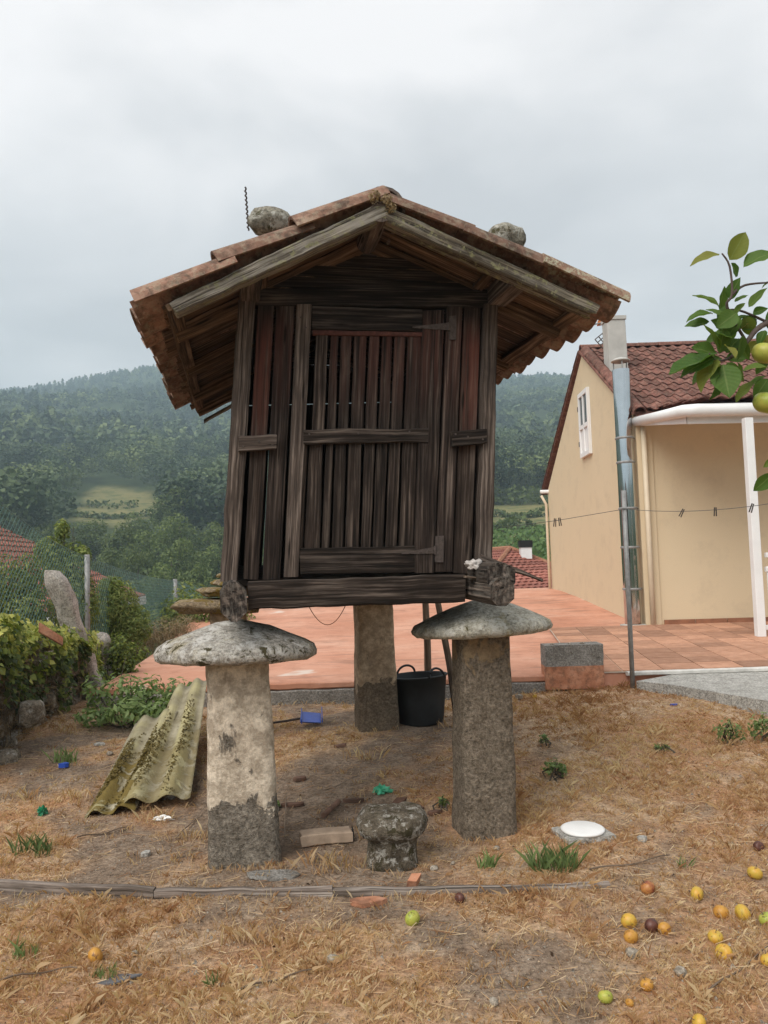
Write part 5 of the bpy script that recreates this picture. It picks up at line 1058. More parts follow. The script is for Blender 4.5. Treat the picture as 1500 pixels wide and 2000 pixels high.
# --- stone stub, mushroom shaped
def stub():
    b0 = gp(768, 1712); k = b0[1] / FPX; m = MB(); rings = []; H = 122 * k
    pr = [(52, -6), (51, 10), (49, 30), (48, 52), (54, 64), (64, 74), (69, 86), (68, 102), (62, 113), (50, 119), (30, 121), (8, 120)]
    for (r, z) in pr:
        ring = []
        for j in range(36):
            th = 2 * math.pi * j / 36; cx, sy = math.cos(th), math.sin(th); q = (abs(cx) ** 3 + abs(sy) ** 3) ** (-1 / 3) * r * k; p = Vector((cx * q, sy * q, z * k)); s = 1 + .07 * mn.noise(p * 11) + .04 * mn.noise(p * 34); ring.append((b0[0] + p.x * s, b0[1] + .17 + p.y * s * .9, b0[2] + p.z * .88 + .008 * mn.noise(p * 20) - (.012 if z > 100 and abs(cx) < .5 else 0)))
        rings.append(ring)
    m.ring(rings); tag(m.build('stone_stub', STUB, smooth=True), 'short black mossed stone stub shaped like a mushroom between the front pillars', 'stone')
stub()
# --- plank edging on the ground
m = MB(); pts = [gp(x, y) for x, y in ((-60, 1741), (120, 1750), (300, 1757), (470, 1755), (650, 1752), (850, 1752), (1000, 1746), (1100, 1741), (1192, 1736))]; pr = wthing('plank_edging', 'long bleached wooden batten half sunk across the yard', 'plank', pts[4])
for i in range(0, 8, 2):
    a, b, c = pts[i], pts[i + 1], pts[min(i + 2, 8)]; m = MB(); h = np.array([0, 0, .048 - .004 * i]); lo = np.array([0, 0, -.03]); t = np.array([0, .035, 0])
    m.plank(a + lo, a + h, c + lo, c + h + [0, 0, -.003], t, 14, .004, .007, .003); m.build('batten', PLANKW, pr)
# --- black rubber tub
def tub():
    b0 = gp(824, 1421); D = b0[1]; k = D / FPX; r0, r1, H = 46 * k, 57.5 * k, 93 * k; t = thing('rubber_tub', 'black flexible rubber tub with two handles beside the rear pillar', 'tub', (b0[0], b0[1] + r0, b0[2])); t.rotation_euler = (R(-2), R(-2), .2)
    m = MB(); m.lathe([(.001, .004), (r0 * .96, .0), (r0, .012), (r0 + (r1 - r0) * .5, H * .5), (r1, H - .012), (r1 + .012, H - .010), (r1 + .013, H), (r1, H + .003), (r1 - .006, H - .01), (r0 + (r1 - r0) * .5 - .006, H * .5), (r0 - .006, .03), (.001, .026)], n=40); m.build('body', BLACKP, t, smooth=True)
    for sg, a in ((-1, R(100)), (1, R(-62))):
        c, s = math.cos(a), math.sin(a); tv = np.array([-s, c, 0]); o = np.array([c, s, 0]); m = MB(); m.tube([o * (r1 + .003 - .02 * math.sin(math.pi * u)) + tv * (.085 * math.cos(math.pi * u)) + np.array([0, 0, H - .01 + .075 * math.sin(math.pi * u)]) for u in np.linspace(0, 1, 15)], .010, 8); m.build('handle', BLACKP, t, smooth=True)
tub()
# --- stakes leaning on the granary's rear
for (x0, y0, D0, x1, y1, D1, r, lab) in ((833, 1334, 7.45, 832, 1120, 6.95, .034, 'upright grey wooden stake behind the black tub'), (893, 1395, 6.75, 848, 1120, 6.85, .030, 'slanting wooden stake between the tub and the right pillar')):
    a, b = at(x0, y0, D0), at(x1, y1, D1); a[2] = float(Hn(a[0], a[1])) - .02; m = MB(); m.tube([a + (b - a) * t + np.array([.01 * math.sin(t * 5), 0, 0]) for t in np.linspace(0, 1, 10)], [r * (1.05 - .15 * t) for t in np.linspace(0, 1, 10)], 9, .12); tag(m.build('wooden_stake', STAKE, smooth=True), lab, 'stake', 'stakes leaning behind the granary')
# --- concrete block on a brick
def blocks():
    c = gp(1125, 1341); D = 7.62; k = D / FPX
    for (x0, x1, ya, yb, mt, nm, lab, cat, g_) in ((1068, 1182, 1300, 1346, BRICK, 'clay_block', 'hollow orange clay block standing at the terrace edge', 'brick', 0), (1066, 1180, 1259, 1303, CONC, 'concrete_block', 'grey mossy concrete block lying on the orange clay block', 'block', 1)):
        p = at(x0, yb, D); q = at(x1, yb, D); p2 = at(x0, ya, D); h = p2[2] - p[2] - .004; q[2] = p[2] = (p[2] + q[2]) / 2; m = MB(); m.plank(p, q, p + [0, 0, h], q + [0, 0, h], (0, .24, 0), 8, .008, .006, .002); tag(m.build(nm, mt), lab, cat)
    for i, (px, py, s) in enumerate(((1112, 1257, .020), (1137, 1256, .026), (1078, 1258, .022))):
        o = rough_stone('pebble', tuple(at(px, py, D + .1)), (s, s, s * .5), PEB, None, 2, i, 0); tag(o, ('flat stone chip at the middle of the concrete block top', 'largest stone chip on the concrete block', 'stone chip at the left end of the concrete block')[i], 'stone', 'stone chips on the concrete block')
blocks()
# --- clothes line
def clothesline():
    b0 = gp(1236, 1345); t0 = at(1218, 958, b0[1]); m = MB(); m.tube([b0 - [0, 0, .1], (b0 + t0) / 2, t0], .0225, 10); pole = wthing('clothesline_pole', 'grey steel clothesline pole in front of the peach house', 'pole', b0); m.build('post', GALV, pole, smooth=True)
    m = MB(); k = at(1222, 993, b0[1]); m.tube([k + [-.05, -.02, 0], k + [.06, -.02, 0]], .008, 6); m.build('hook', GALV, pole)
    a = toW(LP(968, 1032, 2.3)); l = at(1085, 1017, (a[1] + b0[1]) / 2 + .15); k = at(1222, 994, b0[1] - .02); e = at(1560, 974, 6.0); path = [a + (l - a) * t for t in np.linspace(0, 1, 5)] + [l + (k - l) * t for t in np.linspace(.1, 1, 9)] + [k + (e - k) * t - np.array([0, 0, .055 * 4 * t * (1 - t)]) for t in np.linspace(.05, 1, 24)]
    m = MB(); m.tube(path, .0028, 5); ln = wthing('clothes_line', 'thin grey clothes line strung from the granary past the pole', 'line', a); m.build('cord', ROPE, ln); path = np.array(path)
    def near(px):
        pr = [750 + FPX * ((p - CAM) @ _r) / ((p - CAM) @ _f) for p in path]; i = int(np.argmin(np.abs(np.array(pr) - px))); i = min(max(i, 1), len(path) - 2); j = i + 1 if pr[i] < px else i - 1; t = (px - pr[i]) / (pr[j] - pr[i]); return path[i] + (path[j] - path[i]) * t
    for px, tl, lab in ((1084, .1, 'leftmost clothes peg, left one of the pair by the house wall'), (1093, -.1, 'clothes peg, right one of the pair by the house wall'), (1333, .5, 'tilted clothes peg on the line before the shaded wall'), (1397, .05, 'clothes peg hanging straight before the shaded wall'), (1469, .35, 'rightmost clothes peg beside the white porch post')):
        c = near(px); t = thing('clothes_peg', lab, 'peg', tuple(c), 0, 'clothes pegs on the line'); t.rotation_euler = (0, tl, 0)
        for sg in (-1, 1):
            m = MB(); m.plank((sg * .003, -.006, .022), (sg * .010, -.006, .022), (sg * .006, -.006, -.055), (sg * .013, -.006, -.055), (0, .012, 0), 3, .001); m.build('jaw', PEG, t)
clothesline()

# --- litter in the yard
def shard(name, px, py, w_, d, h, mat, lab, cat, rz=0, tilt=0, seed=0, group=None, tri=False, lift=0):
    """a flat broken piece lying on the ground"""
    c = gp(px, py); g = random.Random(seed); n = 4 if tri else 9; m = MB(); pts = []
    for i in range(n):
        a = 2 * math.pi * i / n + g.uniform(-.2, .2); r = g.uniform(.75, 1.1); q = max(abs(math.cos(a)), abs(math.sin(a))); pts.append((math.cos(a) * w_ * r * (1 if tri else .8 / q ** .5), math.sin(a) * d * r, g.uniform(-.1, .1) * h))
    m.poly(pts, (0, 0, h)); o = m.build(name, mat); o.location = (c[0], c[1], c[2] + lift + h * .15); o.rotation_euler = (tilt, g.uniform(-.08, .08), rz); return tag(o, lab, cat, group)
def crumple(name, px, py, s, mat, lab, cat, seed=0, amp=.9):
    c = gp(px, py); m = MB(); m.blob((0, 0, s[2] * .7), s, 3, amp, 2.3, seed, .5); o = m.build(name, mat, smooth=False); o.location = c; return tag(o, lab, cat)
# blue dustpan with a dark handle
c = gp(607, 1418); dp = thing('dustpan', 'bright blue plastic dustpan with dark stick lying behind the cream pillar', 'dustpan', tuple(c + [0, 0, .01]), R(12)); m = MB(); m.plank((-.10, -.09, .05), (.08, -.09, .03), (-.07, .09, .10), (.10, .09, .075), (0, .02, -.012), 3, .003); m.build('pan', BLUEP, dp)
for x in (-.09, .085):
    m = MB(); m.plank((x, -.09, .03), (x, -.09, .07), (x + .02, .09, .085), (x + .02, .09, .13), (.008, 0, 0), 2, .002); m.build('pan_side', BLUEP, dp)
m = MB(); m.tube([(-.08, .0, .06), (-.2, .01, .045), (-.36, .03, .03)], .010, 7); m.build('handle', IRON, dp)
crumple('plastic_scrap', 746, 1550, (.048, .030, .030), GREENP, 'crumpled mint green plastic scrap between the front pillars', 'plastic', 3)
crumple('glass_shard', 82, 1592, (.025, .02, .028), GLASSG, 'small green glass piece at the left of the yard', 'glass', 5)
crumple('paper_scrap', 318, 1602, (.045, .02, .016), LIDW, 'white paper scrap in front of the corrugated sheets', 'paper', 8)
shard('plastic_scrap', 126, 1500, .05, .025, .03, BLUEP, 'dull blue plastic scrap below a green tuft by the wall', 'plastic', .1, 0, 4)
shard('plastic_strip', 1316, 1378, .045, .018, .012, BLUEP, 'small blue plastic strip near the concrete path', 'plastic', .1, 0, 6)
# white lid on a concrete slab
c = gp(1148, 1640); ls = thing('white_lid', 'round white lid on a small square concrete slab, right of the granite pillar', 'lid', tuple(c), .25); m = MB(); m.plank((-.135, -.06, 0), (.135, -.06, 0), (-.135, .15, 0), (.135, .15, 0), (0, 0, .03), 4, .005, .004); m.build('slab', PALEC, ls); m = MB(); m.lathe([(.001, .033), (.115, .033), (.116, .043), (.105, .048), (.001, .050)], (0, .05, 0), 32); m.build('lid', LIDW, ls, smooth=True)
# hollow brick lying on its side
c = gp(640, 1652); bk = thing('hollow_brick', 'pale hollow brick lying by the stone stub', 'brick', tuple(c), R(8)); m = MB(); m.plank((-.14, 0, 0), (-.14, 0, .06), (.13, 0, .005), (.13, 0, .065), (0, .10, 0), 8, .006, .005, .01); m.build('body', simple('pale_dusty_brick', (.36, .27, .20), .95, .1, .3, 12, 0, .4), bk)
for i in range(3):
    for j in range(2):
        m = MB(); m.box((.138, .012 + i * .029, .014 + j * .027), (.143, .034 + i * .029, .034 + j * .027)); m.build('hole_shade_block', COWL, bk)  # shade inside the holes is put in as solid black blocks
m = MB(); a, b = gp(632, 1600) + [0, 0, .02], gp(662, 1572) + [0, 0, .02]; m.tube([a, b], .016, 10); tag(m.build('clay_pipe', SHARD), 'short dark pipe piece lying under the granary', 'pipe')
for i, (px, py, w_, d, h, mt, lab, cat, rz, tl, tri) in enumerate((
    (778, 1578, .055, .03, .05, SHARD, 'dark broken roof tile standing up behind the stone stub', 'tile', .5, .5, True), (810, 1585, .07, .05, .02, SHARD, 'flat broken roof tile behind the stone stub', 'tile', .2, .1, False),
    (850, 1590, .06, .018, .018, SHARD, 'dark stick of wood right of the stone stub', 'wood', .5, 0, False), (805, 1735, .045, .028, .05, BRICK, 'red brick corner poking up behind the batten', 'brick', .6, .4, True),
    (720, 1768, .10, .04, .02, BRICK, 'flat red brick piece in front of the batten', 'brick', .05, 0, False), (228, 1916, .085, .04, .006, SLATE, 'torn grey sheet scrap at the lower left', 'scrap', .25, -.12, True),
    (1140, 1346, .12, .04, .02, PALEC, 'grey flat stone before the clay block', 'stone', .15, -.05, False), (1014, 1366, .045, .03, .035, PEB, 'pale stone right of the granite pillar top', 'stone', .3, 0, False),
    (1045, 1364, .03, .02, .03, AP_Y, 'pale yellow fruit piece near the clay block', 'fruit', 0, 0, False), (285, 1672, .035, .02, .02, PALEC, 'small grey chip left of the cream pillar', 'stone', .5, .1, False),
    (195, 1456, .06, .03, .015, PALEC, 'pale flat chip between wall and corrugated sheets', 'stone', .1, 0, False), (1255, 1643, .035, .025, .02, PALEC, 'grey white chip right of the white lid', 'stone', .6, 0, False),
    (585, 1525, .07, .03, .02, SHARD, 'dark wood scrap right of the cream pillar', 'wood', .1, 0, False), (570, 1575, .10, .03, .015, SHARD, 'long dark bark piece right of the cream pillar', 'wood', -.1, 0, False), (690, 1568, .09, .018, .02, SHARD, 'dark rotten stick at the middle of the yard', 'wood', -.1, 0, False),
    (665, 1460, .06, .02, .02, SHARD, 'dark stick before the rear pillar', 'wood', .3, 0, False), (530, 1712, .16, .06, .012, CONC, 'worn flat stone at the foot of the cream pillar', 'stone', .1, 0, False))):
    shard(('tile_fragment' if cat == 'tile' else cat + '_piece'), px, py, w_, d, h, mt, lab, cat, rz, tl, i + 20, None, tri)
for i, (px, py, s, lab) in enumerate(((848, 1700, .022, 'white pebble at the right foot of the stone stub'), (885, 1688, .014, 'tiny pebble left of the granite pillar foot'), (1235, 1868, .028, 'pale pebble below the apple cluster'), (432, 1925, .014, 'pebble in the lower left grass'), (970, 1660, .02, 'pebble at the granite pillar foot'), (1330, 1905, .026, 'brownish flat pebble right of the lower orange apple'), (650, 1880, .026, 'pebble at the bottom centre'), (262, 1866, .017, 'white pebble right of the lone orange apple'), (965, 1963, .02, 'white pebble at the bottom centre right'), (215, 1475, .03, 'pale pebble by the mossy sheet'))):
    c = gp(px, py); o = rough_stone('pebble', (c[0], c[1], c[2] + s * .4), (s, s * .8, s * .65), PEB, None, 2, i * 3, i, box=.2); tag(o, lab, 'pebble', 'pebbles scattered in the yard')

# --- fallen apples
def apple_mesh(r=1.0, n=20):
    m = MB(); pr = []
    for i in range(15):
        t = math.pi * i / 14; x = math.sin(t); z = -math.cos(t); rr = x * (1 + .06 * z); zz = z * .90; d = math.exp(-(x / .30) ** 2); zz -= d * .22 * (1 if z > 0 else -.6); pr.append((max(rr, .002), zz))
    m.lathe([(a * r, b * r) for a, b in pr], n=n, wob=.05, seed=2); me = m.mesh('apple', smooth=True); return me
AM = apple_mesh(); AM.materials.append(AP_Y); st = MB(); st.tube([(0, 0, .62), (.05, .0, .95), (.14, .02, 1.2)], [.05, .045, .06], 5); SM = st.mesh('stalk'); SM.materials.append(TWIG)
def apple(px, py, rpx, mat, lab, sd, pos=None, rot=None, grp='fallen apples'):
    g = random.Random(sd); c = gp(px, py + rpx * .8) if pos is None else np.asarray(pos); r = rpx * c[1] / FPX
    t = thing('apple', lab, 'apple', tuple(c + ([0, 0, r * .62] if pos is None else [0, 0, 0])), 0, grp); t.rotation_euler = rot or (g.uniform(-1.3, 1.3), g.uniform(-1.3, 1.3), g.uniform(0, 6)); t.scale = (r, r, r * g.uniform(.92, 1.02))
    place(AM, 'fruit', mat, t, Matrix()); place(SM, 'stalk', None, t, Matrix())
for i, (px, py, r, mt, lab) in enumerate(((1475, 1704, 14, AP_Y, 'yellow apple highest at the right edge of the yard'), (1266, 1733, 14, AP_R, 'bruised reddish apple near the right end of the batten'), (1362, 1745, 13.5, AP_Y, 'yellow apple alone between the bruised one and the right edge'), (806, 1792, 15, AP_G, 'green apple in front of the batten at the centre'),
    (1229, 1798, 15, AP_Y, 'yellow apple at the upper left of the cluster with the rotten one'), (1273, 1807, 13.5, AP_B, 'dark rotten apple in the cluster'), (1298, 1813, 12.5, AP_O, 'orange apple right of the dark rotten one'), (1233, 1829, 13.5, AP_O, 'orange apple lowest in the cluster with the rotten one'),
    (1409, 1781, 14, AP_O, 'orange yellow apple, left one of the close pair at the right'), (1451, 1782, 16, AP_Y, 'large yellow apple, right one of the close pair'), (1498, 1795, 14, AP_G, 'greenish apple cut by the right edge'), (1398, 1829, 14, AP_Y, 'yellow apple with a dark eye, upper of two below the pair'),
    (1415, 1859, 16, AP_Y, 'large pale yellow apple, lower of two below the pair'), (1502, 1874, 15, AP_Y, 'yellow apple cut by the right edge lower down'), (1264, 1922, 12.5, AP_O, 'orange apple low at the right'), (1183, 1947, 14, AP_G, 'green apple near the bottom right'), (1366, 1995, 14, AP_Y, 'yellow apple cut by the bottom edge'),
    (186, 1865, 15, AP_O, 'lone orange apple at the lower left'), (898, 1753, 10, AP_B, 'small dark red apple against the batten'), (1482, 1652, 10, AP_B, 'small dark apple above the highest yellow one'), (1230, 1959, 8, AP_O, 'small orange apple half sunk near the bottom right'))):
    apple(px, py, r, mt, lab, i + 50)

# --- apple tree at the right: trunk outside the picture, one bough reaching in
def apple_tree():
    base = np.array([2.05, 2.35, 0.0]); t = wthing('apple_tree', 'leafy apple bough reaching in at the upper right', 'apple tree', base); D = 1.95; T = lambda px, py, d=0: at(px, py, D + d)
    m = MB(); fork = np.array([1.95, 2.3, 1.25]); m.tube([base - [0, 0, .1], base + [-.02, 0, .5], fork], [.085, .07, .06], 12, .15); m.build('trunk', BARK, t, smooth=True)
    cr = lambda P, k=6: [.5 * ((2 * P[i]) + (P[i + 1] - P[max(i - 1, 0)]) * u + (2 * P[max(i - 1, 0)] - 5 * P[i] + 4 * P[i + 1] - P[min(i + 2, len(P) - 1)]) * u * u + (-P[max(i - 1, 0)] + 3 * P[i] - 3 * P[i + 1] + P[min(i + 2, len(P) - 1)]) * u ** 3) for i in range(len(P) - 1) for u in np.linspace(0, 1, k, endpoint=False)] + [P[-1]]
    bough = cr([fork, np.array([1.62, 2.17, 1.66]), T(1640, 590, .06), T(1500, 630, .02), T(1458, 668), T(1425, 700)])
    m = MB(); m.tube(bough, list(np.interp(np.linspace(0, 5, len(bough)), range(6), [.034, .022, .012, .0075, .006, .004])), 8, .1); m.build('branch', TWIG, t, smooth=True)
    subs = [([T(1458, 668), T(1420, 600, -.04), T(1430, 575, -.05), T(1425, 520, -.06), T(1410, 495, -.07)], .0035), ([T(1430, 575, -.05), T(1455, 557, -.03), T(1500, 552)], .0035), ([fork, np.array([1.5, 2.1, 1.55]), T(1620, 720, .05), T(1500, 730, .02)], .006), ([T(1425, 700), T(1400, 705, -.03), T(1385, 690, -.05)], .003), ([T(1500, 630, .02), T(1440, 605, .02), T(1400, 612, .0)], .003), ([np.array([1.5, 2.1, 1.55]), T(1600, 880, .04), T(1510, 925, .0)], .004)]
    for pth, r in subs:
        pth = cr(pth, 4); m = MB(); m.tube(pth, [r * 1.3 - r * .7 * i / (len(pth) - 1) for i in range(len(pth))], 6, .1); m.build('twig', TWIG, t, smooth=True)
    # leaf: folded, curved blade; x across, y along
    variants = []
    for v in range(4):
        g = random.Random(v); mm = MB(); V, U, nl, nw = [], [], 9, 4; curl = g.uniform(-.25, .5); fold = g.uniform(.10, .32); tw = g.uniform(-.5, .5)
        for j in range(nl + 1):
            u = j / nl; wd = .30 * (math.sin(math.pi * min(1, u * 1.02) ** .85)) ** .75 * (1.0 if u < .9 else .8) + .002
            for i in range(nw + 1):
                s = i / nw * 2 - 1; x = s * wd; z = fold * abs(s) * wd * 1.4 - curl * u * u * .5 + .02 * math.sin(u * 14 + s * 3); a = tw * u; V.append((x * math.cos(a) - z * math.sin(a) * .5, u, z + x * math.sin(a))); U.append((u, i / nw))
        F = [(j * (nw + 1) + i, j * (nw + 1) + i + 1, (j + 1) * (nw + 1) + i + 1, (j + 1) * (nw + 1) + i) for j in range(nl) for i in range(nw)]
        mm.add(V, F, U); me = mm.mesh('leaf', fix=False, smooth=True); me.materials.append(ALEAF); variants.append(me)
    LV = [(1405, 497, 1352, 508, 0), (1425, 508, 1452, 458, 0), (1452, 522, 1502, 486, 0), (1440, 540, 1428, 515, 0), (1405, 600, 1362, 570, 0), (1405, 606, 1412, 562, 0), (1392, 613, 1345, 615, 0), (1385, 628, 1340, 638, 0), (1425, 585, 1440, 545, -.02), (1462, 600, 1498, 566, .02), (1470, 612, 1495, 602, .02),
          (1455, 592, 1428, 622, -.03), (1420, 595, 1405, 640, -.02), (1440, 610, 1400, 640, -.05), (1430, 615, 1395, 675, -.04), (1445, 620, 1420, 665, -.02), (1455, 618, 1468, 655, 0), (1400, 690, 1314, 735, -.05), (1395, 700, 1330, 725, -.06), (1398, 690, 1352, 680, -.02), (1402, 685, 1385, 630, -.02), (1405, 690, 1412, 640, -.03),
          (1402, 702, 1362, 752, -.05), (1405, 708, 1388, 748, -.03), (1408, 712, 1402, 775, -.05), (1412, 712, 1424, 776, -.06), (1420, 708, 1446, 742, -.02), (1418, 700, 1455, 700, 0), (1420, 690, 1442, 655, 0), (1440, 708, 1448, 745, .0), (1495, 645, 1480, 672, 0), (1450, 682, 1500, 680, .03), (1500, 718, 1456, 715, -.04), (1495, 735, 1460, 760, -.02),
          (1500, 740, 1475, 775, .02), (1470, 745, 1440, 785, .0), (1505, 550, 1487, 560, 0), (1510, 650, 1500, 690, 0), (1510, 925, 1476, 958, -.02), (1512, 895, 1492, 912, 0), (1390, 705, 1375, 735, .02), (1410, 700, 1372, 708, .03), (1415, 675, 1440, 690, -.06), (1508, 495, 1480, 510, .03), (1412, 640, 1395, 625, .02), (1462, 632, 1440, 650, .0), (1400, 668, 1420, 640, .03), (1530, 600, 1500, 640, .05), (1540, 700, 1510, 740, .05), (1560, 560, 1520, 590, .06), (1432, 632, 1410, 672, .02), (1445, 640, 1475, 625, .01), (1415, 622, 1385, 600, -.03), (1428, 660, 1398, 652, -.04), (1440, 665, 1462, 700, .02), (1435, 590, 1460, 578, -.02), (1412, 650, 1378, 668, .0), (1450, 655, 1438, 700, -.05), (1425, 640, 1452, 612, .03), (1500, 700, 1478, 730, .03), (1395, 712, 1352, 742, .0), (1415, 715, 1432, 752, .01)]
    g = random.Random(9)
    for i, (x0, y0, x1, y1, d) in enumerate(LV):
        a, b = T(x0, y0, d), T(x1, y1, d + g.uniform(-.035, .035)); ln = np.linalg.norm(b - a); ey = (b - a) / ln; up = unit(np.array([g.uniform(-.7, .7), g.uniform(-1.0, -.2), g.uniform(.1, 1.0)])); ex = unit(np.cross(ey, up)); ez = np.cross(ex, ey); ln *= 1.06
        place(variants[i % 4], 'leaf', None, t, frame(a, ex * ln * g.uniform(.85, 1.2), ey * ln, ez * ln))
    # the rest of the crown, outside the frame: curved branches with twigs, leaves set along the twigs
    def bez(p, q, r_, k=9): return [p * (1 - u) ** 2 + q * 2 * u * (1 - u) + r_ * u * u for u in np.linspace(0, 1, k)]
    def leafon(c, dv):
        ey = unit(dv + np.array([g.gauss(0, .6), g.gauss(0, .6), g.gauss(-.3, .4)])); ex = unit(np.cross(ey, [g.gauss(0, .4), g.gauss(0, .4), 1])); ez = np.cross(ex, ey); ln = g.uniform(.06, .095); place(variants[g.randrange(4)], 'leaf', None, t, frame(c, ex * ln, ey * ln, ez * ln))
    for i in range(9):
        an = -1.9 + i * .52; e = fork + np.array([.75 * math.cos(an) + .25, .75 * math.sin(an), g.uniform(.65, 1.25)])
        if e[0] < .72 * e[1]: e[0] = .72 * e[1] + g.uniform(0, .3)
        br = bez(fork - [0, 0, .03], fork + (e - fork) * .35 + [0, 0, .30], e); m = MB(); m.tube(br, list(np.linspace(.032, .006, 9)), 8, .12); m.build('branch', TWIG, t, smooth=True)
        for j in range(3):
            p = br[4 + j + (j > 1)]; d = unit([g.gauss(.5, .7), g.gauss(0, .9), g.gauss(.2, .5)]); q = p + d * g.uniform(.18, .34)
            if q[0] < .70 * q[1]: q[0] = .70 * q[1] + .03
            tw = bez(p, (p + q) / 2 + [0, 0, .04], q, 6); m = MB(); m.tube(tw, list(np.linspace(.006, .002, 6)), 5); m.build('twig', TWIG, t, smooth=True)
            for c in tw[1:] + [q, q]: leafon(c, unit(q - p))
    for (px, py, r, mt, lab) in ((1494, 690, 25, AP_G, 'upper green apple hanging on the bough at the right edge'), (1497, 787, 26, AP_G, 'lower green apple hanging on the bough at the right edge')):
        apple(px, py, r, mt, lab, px, T(px, py, .0), (.3, .2, .4), 'apples hanging on the bough')
apple_tree()

# ------------------------------------------------------------------ ground cover
def clear(x, y):
    k = np.ones(len(x), bool)
    for (px, py, r) in ((478, 1690, .22), (955, 1640, .22), (735, 1424, .18), (768, 1712, .15), (824, 1421, .26)):
        c = gp(px, py); k &= np.hypot(x - c[0], y - c[1] - .17) > r
    return k & ~((y > 7.66) & (x > -2.95)) & (x > -3.2)
def cover():
    g = np.random.default_rng(77)
    def field(n, ymax=7.7):
        u = g.uniform(0, 1, n); y = 2.0 + (ymax - 2.0) * u ** 1.15; x = g.uniform(-.62, .62, n) * y + g.normal(size=n) * .05; k = (x < 4.4) & clear(x, y); k &= ~((x > 2.45) & (y > 7.4 - (x - 2.45) * 1.9)); return x[k], y[k]
    # feathery little tufts: many blades from one root, one colour each
    x, y = field(30000); d = dens(x, y); k = g.uniform(0, 1, len(x)) < np.clip((d - .12) * 1.25, .03, 1); x, y, d = x[k], y[k], d[k]; nt = len(x); NB = 11
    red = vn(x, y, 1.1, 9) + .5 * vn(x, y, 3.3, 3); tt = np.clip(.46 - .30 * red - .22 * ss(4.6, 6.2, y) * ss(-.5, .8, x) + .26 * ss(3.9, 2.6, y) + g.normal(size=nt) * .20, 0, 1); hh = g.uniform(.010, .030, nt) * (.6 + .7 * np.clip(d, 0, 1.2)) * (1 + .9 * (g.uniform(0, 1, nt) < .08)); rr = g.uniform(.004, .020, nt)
    x, y, hh, tt, rr = [np.repeat(q, NB) for q in (x, y, hh, tt, rr)]; n = len(x); x = x + g.normal(size=n) * rr; y = y + g.normal(size=n) * rr; z = Hn(x, y) - .004; h = hh * g.uniform(.45, 1.15, n); an = g.uniform(0, 6.28, n); ln = h * np.abs(g.normal(.55, .6, n)); w_ = g.uniform(.0005, .0011, n) * (.7 + .16 * y)
    sx, sy = np.cos(an + 1.57) * w_, np.sin(an + 1.57) * w_; dx, dy = np.cos(an) * ln, np.sin(an) * ln
    V = np.stack([np.stack([x - sx, y - sy, z], 1), np.stack([x + sx, y + sy, z], 1), np.stack([x + dx * .45 + sx * .7, y + dy * .45 + sy * .7, z + h * .75], 1), np.stack([x + dx, y + dy, z + h], 1)], 1).reshape(-1, 3)
    o = npmesh('dry_grass', V, np.arange(4 * n).reshape(-1, 4), STRAW, tint=np.clip(tt + g.normal(size=n) * .13, 0, 1).repeat(4)); tag(o, 'short dry orange brown grass over the yard', 'grass', kind='stuff')
    # long straws lying flat
    x, y = field(9000); n = len(x); z = Hn(x, y) + g.uniform(.003, .016, n); an = g.uniform(0, 6.28, n); l = g.uniform(.02, .10, n) * (1 + 1.2 * (g.uniform(0, 1, n) < .05)); w_ = g.uniform(.0005, .0012, n) * (.6 + .12 * y); ux, uy = np.cos(an), np.sin(an); x2, y2 = x + ux * l, y + uy * l; z2 = Hn(x2, y2) + g.uniform(.002, .02, n)
    V = np.stack([np.stack([x - uy * w_, y + ux * w_, z], 1), np.stack([x + uy * w_, y - ux * w_, z], 1), np.stack([x2 + uy * w_, y2 - ux * w_, z2], 1), np.stack([x2 - uy * w_, y2 + ux * w_, z2 + .002], 1)], 1).reshape(-1, 3)
    o = npmesh('straw', V, np.arange(4 * n).reshape(-1, 4), STRAW, tint=np.clip(g.normal(.72, .3, n) - .5 * (dens(x, y) < .1), 0, 1).repeat(4)); tag(o, 'loose pale straws lying over the yard', 'straw', kind='stuff')
    # dead leaves, bark bits, crumbs of earth
    x, y = field(15000); d = dens(x, y); n = len(x); P = np.stack([x, y, Hn(x, y) + g.uniform(.002, .012, n)], 1); V, F = leaves(P, np.tile([0, 0, 1.0], (n, 1)) + g.normal(size=(n, 3)) * .45, g.uniform(.004, .012, n) * (1 + 1.2 * (g.uniform(0, 1, n) < .06)), .6, .15, g)
    o = npmesh('leaf_litter', V, F, LITTER, tint=np.clip(g.normal(.42, .3, n), 0, 1).repeat(4)); tag(o, 'brown leaf and bark litter on the soil', 'litter', kind='stuff')
    # gravel crumbs: little tetra-like stones
    x, y = field(8000); n = len(x); s = g.uniform(.002, .007, n) * (1 + 1.0 * (g.uniform(0, 1, n) < .05)); c = np.stack([x, y, Hn(x, y) + s * .2], 1); T4 = np.array([[1, 0, -.4], [-.4, .9, -.3], [-.6, -.8, -.35], [.1, .05, .8]]); rot = g.uniform(0, 6.28, n); ca, sa = np.cos(rot), np.sin(rot)
    X = T4[:, 0][None] * ca[:, None] - T4[:, 1][None] * sa[:, None]; Y = T4[:, 0][None] * sa[:, None] + T4[:, 1][None] * ca[:, None]; V = (np.stack([X, Y, np.tile(T4[:, 2], (n, 1))], -1) * s[:, None, None] + c[:, None, :]).reshape(-1, 3); b = (np.arange(n) * 4)[:, None, None]; F = (b + np.array([[0, 1, 3], [1, 2, 3], [2, 0, 3]])[None]).reshape(-1, 3)
    o = npmesh('gravel', V, F, PEB); tag(o, 'fine gravel crumbs scattered over the soil', 'gravel', kind='stuff')
    # taller dry weeds along wall, kerb, pillars and batten
    V, T_ = [], []
